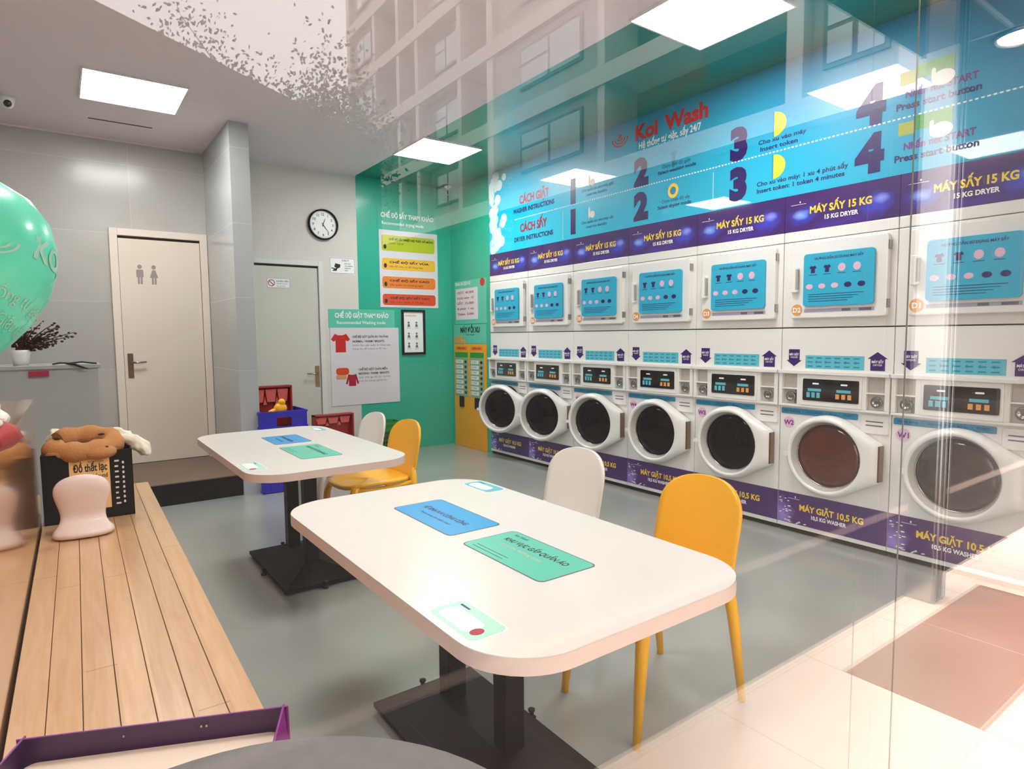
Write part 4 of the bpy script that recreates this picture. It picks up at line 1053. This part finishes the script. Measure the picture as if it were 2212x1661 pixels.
# ================================================================== GREY COUNTER at the far left
t = empty('counter', (0, 5.03, 0), 0, 'plain grey counter under the dried flowers at the far left', 'counter')
MB().box(-1.2, .205, 0, .40, 0, 1.12).build('body', M['counter'], t)
MB().box(-1.2, .222, -.015, .42, 1.12, 1.145).build('worktop', M['counter'], t, bevel=.003)
t = empty('flower_pot', (-.205, 5.16, 1.145), 0, 'white pot of dark dried flowers on the grey counter', 'plant')
MB().lathe([(.04, 0), (.052, .07), (.054, .10), (.048, .10), (.044, .085)], WORLD, 24).build('pot', M['white'], t)
mb = MB()
for i in range(34):
    a = random.uniform(-.5, 1.1); l = random.uniform(.12, .34); s_ = random.uniform(-.5, .5)
    pts = [(0, 0, .08)]; 
    for k in range(1, 5):
        f_ = k/4; pts.append((l*math.sin(a)*f_*(1+.2*f_), .1*s_*f_, .08+l*math.cos(a)*f_*(1-.25*f_)*.9))
    mb.tube(pts, [.005, .005, .004, .003, .002], 5)
    for k in range(9):
        f_ = .35+.65*k/8; q = Vector(pts[0]).lerp(Vector(pts[-1]), f_); r_ = random.uniform(.006, .012)
        mb.ell((q.x+random.uniform(-.01, .01), q.y+random.uniform(-.01, .01), q.z+random.uniform(-.01, .01)), r_, r_, r_*.7, 6, 4)
mb.build('dried_foliage', M['dry'], t, split=False)
o = tag(MB().box(0, .105, 0, .035, 0, .004, fr=L).build('red_tag', M['tag_red']), 'small dark red tag on the front of the grey counter', 'tag'); o.location = (-.165, 5.014, 1.075)
o = tag(MB().tube([(0, 0, .004), (.04, 0, .012), (.09, .01, .008), (.16, .0, .015), (.21, .0, .006), (.24, 0, .004)], .005, 8).tube([(.07, -.0, .006), (.12, -.022, .0), (.16, -.028, -.02), (.19, -.024, -.03)], [.004, .008, .007, .003], 8).build('black_cable', M['rubber']), 'black cable lying along the grey counter edge', 'cable'); o.location = (-.04, 5.02, 1.147)

# ================================================================== OUTSIDE (seen mirrored in the glass)
G2 = 2*YG     # mirrored y' = G2 - y
def Y(yp): return G2-yp
struct('ground_paving', B(-14, 16, Y(1.30), YG, -.1, -.001), M['paving'], 'beige paving in front of the shop')
struct('ground_street', B(-14, 40, -46, Y(1.30), -.1, -.002), M['paving_dark'], 'darker street paving')
struct('ground_line', B(-14, 16, Y(2.03), Y(1.95), -.09, .001), M['paving_line'], 'pale kerb line in the street paving')
struct('ground_inlay', B(2.40, 3.10, Y(1.13), Y(.68), -.05, .0005), M['paving_brown'], 'red-brown tile in the beige paving')
struct('ground_inlay_near', B(3.106, 3.8, Y(1.13), Y(.68), -.05, .0005), M['paving_brown'], 'second red-brown tile')
struct('roof_soffit', B(-14, 16, Y(1.90), YG-.02, 3.15, 3.45), M['soffit'], 'canopy over the shopfront')
for px, where in ((-.05, 'added to brighten the paving before the bench'), (1.62, 'added to brighten the paving before the tables'), (3.08, 'added to brighten the paving before the machines'), (4.96, 'mirrored in the glass at top right'), (6.63, 'added second beyond the machines to brighten the paving'), (8.3, 'added farthest beyond the machines to brighten the paving')):  # only the top-right lamp is seen mirrored; the rest are added
    t = empty('downlight', (px, Y(1.38), 3.15), 0, 'round warm light under the canopy, '+where, 'light', 'canopy downlights')
    MB().lathe([(.16, 0), (.16, -.02), (.142, -.024), (.135, -.008)], WORLD, 28).build('trim_ring', M['steel'], t)
    MB().lathe([(.134, -.004), (.13, -.012), (.005, -.014)], WORLD, 28).build('lens', M['downlight'], t)
    lp = D.lights.new('downlight_beam', 'SPOT'); lp.energy = 350; lp.color = (1, .80, .70); lp.spot_size = math.radians(74); lp.spot_blend = .5; lp.shadow_soft_size = .12  # spot beams added to brighten the mirrored paving
    lo_ = D.objects.new('downlight_beam', lp); COL.objects.link(lo_); lo_.location = (0, 0, -.03); lo_.parent = t
struct('wall_front_top', B(-14, 16, YG-.02, YG+.02, ZC, 12), M['ext_wall'], 'shop building above the glass')
t = empty('steel_post', (3.42, Y(1.24), 0), 0, 'dark post with steel strips mirrored in the glass at right', 'post')
MB().box(-.07, .07, -.06, .06, 0, 3.15).build('shaft', M['post'], t)
MB().box(-.075, -.055, -.065, .065, .0, 2.6).box(.03, .04, .06, .064, 0, 3.1).build('steel_strip', M['steel'], t)
# apartment block along the side street
bl = empty('apartment_building', (14, 0, 0), 0, 'pale apartment block with balconies mirrored in the upper glass', 'building')
FB = Fr((14, G2, 0), (0, -1, 0), (0, 0, 1), (-1, 0, 0))    # u = mirrored distance, v = height, n towards the shop
HB = 24; YE = 34.4
FL = [6.0, 8.9, 11.8, 14.7, 17.6, 20.5]
def bpart(mb, nm, m): o = mb.build(nm, m); o.location = (-14, 0, 0); o.parent = bl; return o
bpart(MB().box(-2, YE, 0, HB, -8, -1.3, fr=FB), 'back_wall', M['ext_dark'])
# solid bays with windows between balcony bays: (u0,u1)
bays = [(5.55, 8.2), (14.35, 20.4), (31.0, YE)]
pil = [(-2, -1.6), (5.5, 5.9), (7.9, 8.3), (14.2, 14.5), (20.2, 20.6), (22.5, 22.8), (26.2, 26.5), (28.1, 28.4), (30.8, 31.1), (34.1, 34.5)]
bpart(MB().box(-2, YE, 0, 5.98, -1.3, -.3, fr=FB), 'dark_lower_wall', M['house_dark'])  # lower storeys made dark to keep reflections off the lower glass
bpart(MB().box(5.9, 7.9, 6, HB, -1.3, -.2, fr=FB).box(14.5, 20.2, 6, HB, -1.3, 0, fr=FB).box(22.8, 26.2, 6, HB, -1.3, -.4, fr=FB).box(31.1, 34.1, 6, HB, -1.3, -.1, fr=FB), 'front_wall', M['ext_wall'])
mb = MB()
for a, b2 in pil: mb.box(a, b2, 6, HB, -1.3, .15, fr=FB)
bpart(mb, 'pilaster', M['ext_band'])
mb = MB()
for z_ in FL: mb.box(-2, YE, z_, z_+.55, -1.3, .22, fr=FB)
bpart(mb, 'floor_band', M['ext_band'])
for z_ in FL[:5]:
    for (a, b2, n0) in ((6.2, 7.6, -.2), (15.3, 18.6, 0), (23.4, 25.6, -.4), (31.6, 33.5, -.1)):
        w = MB().box(a, b2, z_+1.15, z_+2.6, n0, n0+.06, fr=FB)
        o = bpart(w, 'window', M['ext_frame'])
        g_ = MB(); mid = (a+b2)/2
        g_.box(a+.1, mid-.06, z_+1.25, z_+2.5, n0+.06, n0+.075, fr=FB).box(mid+.06, b2-.1, z_+1.25, z_+1.95, n0+.06, n0+.075, fr=FB).box(mid+.06, b2-.1, z_+2.05, z_+2.5, n0+.06, n0+.075, fr=FB)
        q = g_.build('pane', M['ext_glass'], o)
# dark neighbouring house, its eave running obliquely
h0, h1 = Vector((-7.0, 5.8)), Vector((6.6, 14.5)); dv = (h1-h0).normalized(); nv = Vector((-dv.y, dv.x))
hs = MB(); P4 = [h0, h1, h1+nv*5, h0+nv*5]
hs.prism([(q.x, G2-q.y) for q in P4][::-1], 0, 6.0)
o = hs.build('neighbour_house', M['house_dark']); tag(o, 'dark house with a straight eave mirrored at upper left', 'building')
# tree
t = empty('street_tree', (3.0, Y(9.3), 0), 0, 'thin leafy tree mirrored against the bright sky', 'tree')
mb = MB().tube([(0, 0, 0), (.1, .05, 1.5), (.05, 0, 3.2), (.0, .1, 4.2)], [.11, .09, .06, .04], 10)
br_ = []
for i in range(26):
    a = random.uniform(0, 2*PI); l = random.uniform(.7, 1.7); z_ = random.uniform(2.6, 4.2)
    e = (l*math.cos(a), l*math.sin(a)*.7, z_+random.uniform(.3, 1.5)*l*.7); m_ = (e[0]*.5, e[1]*.5, z_+.3*l)
    mb.tube([(0.03, 0, z_), m_, e], [.02, .012, .004], 5); br_.append((m_, e))
mb.build('trunk', M['bark'], t, split=False)
mb = MB()
for i in range(13000):
    m_, e = random.choice(br_); f_ = random.random(); q = Vector(m_).lerp(Vector(e), f_*1.1) + Vector([random.gauss(0, .26) for _ in range(3)])
    d_ = Vector([random.gauss(0, 1) for _ in range(3)]).normalized(); s_ = d_.orthogonal().normalized(); l = random.uniform(.045, .08)
    mb.add([q, q+d_*l*.5+s_*l*.28, q+d_*l, q+d_*l*.5-s_*l*.28], [(0, 1, 2, 3)])
mb.build('leaves', M['leaf'], t)
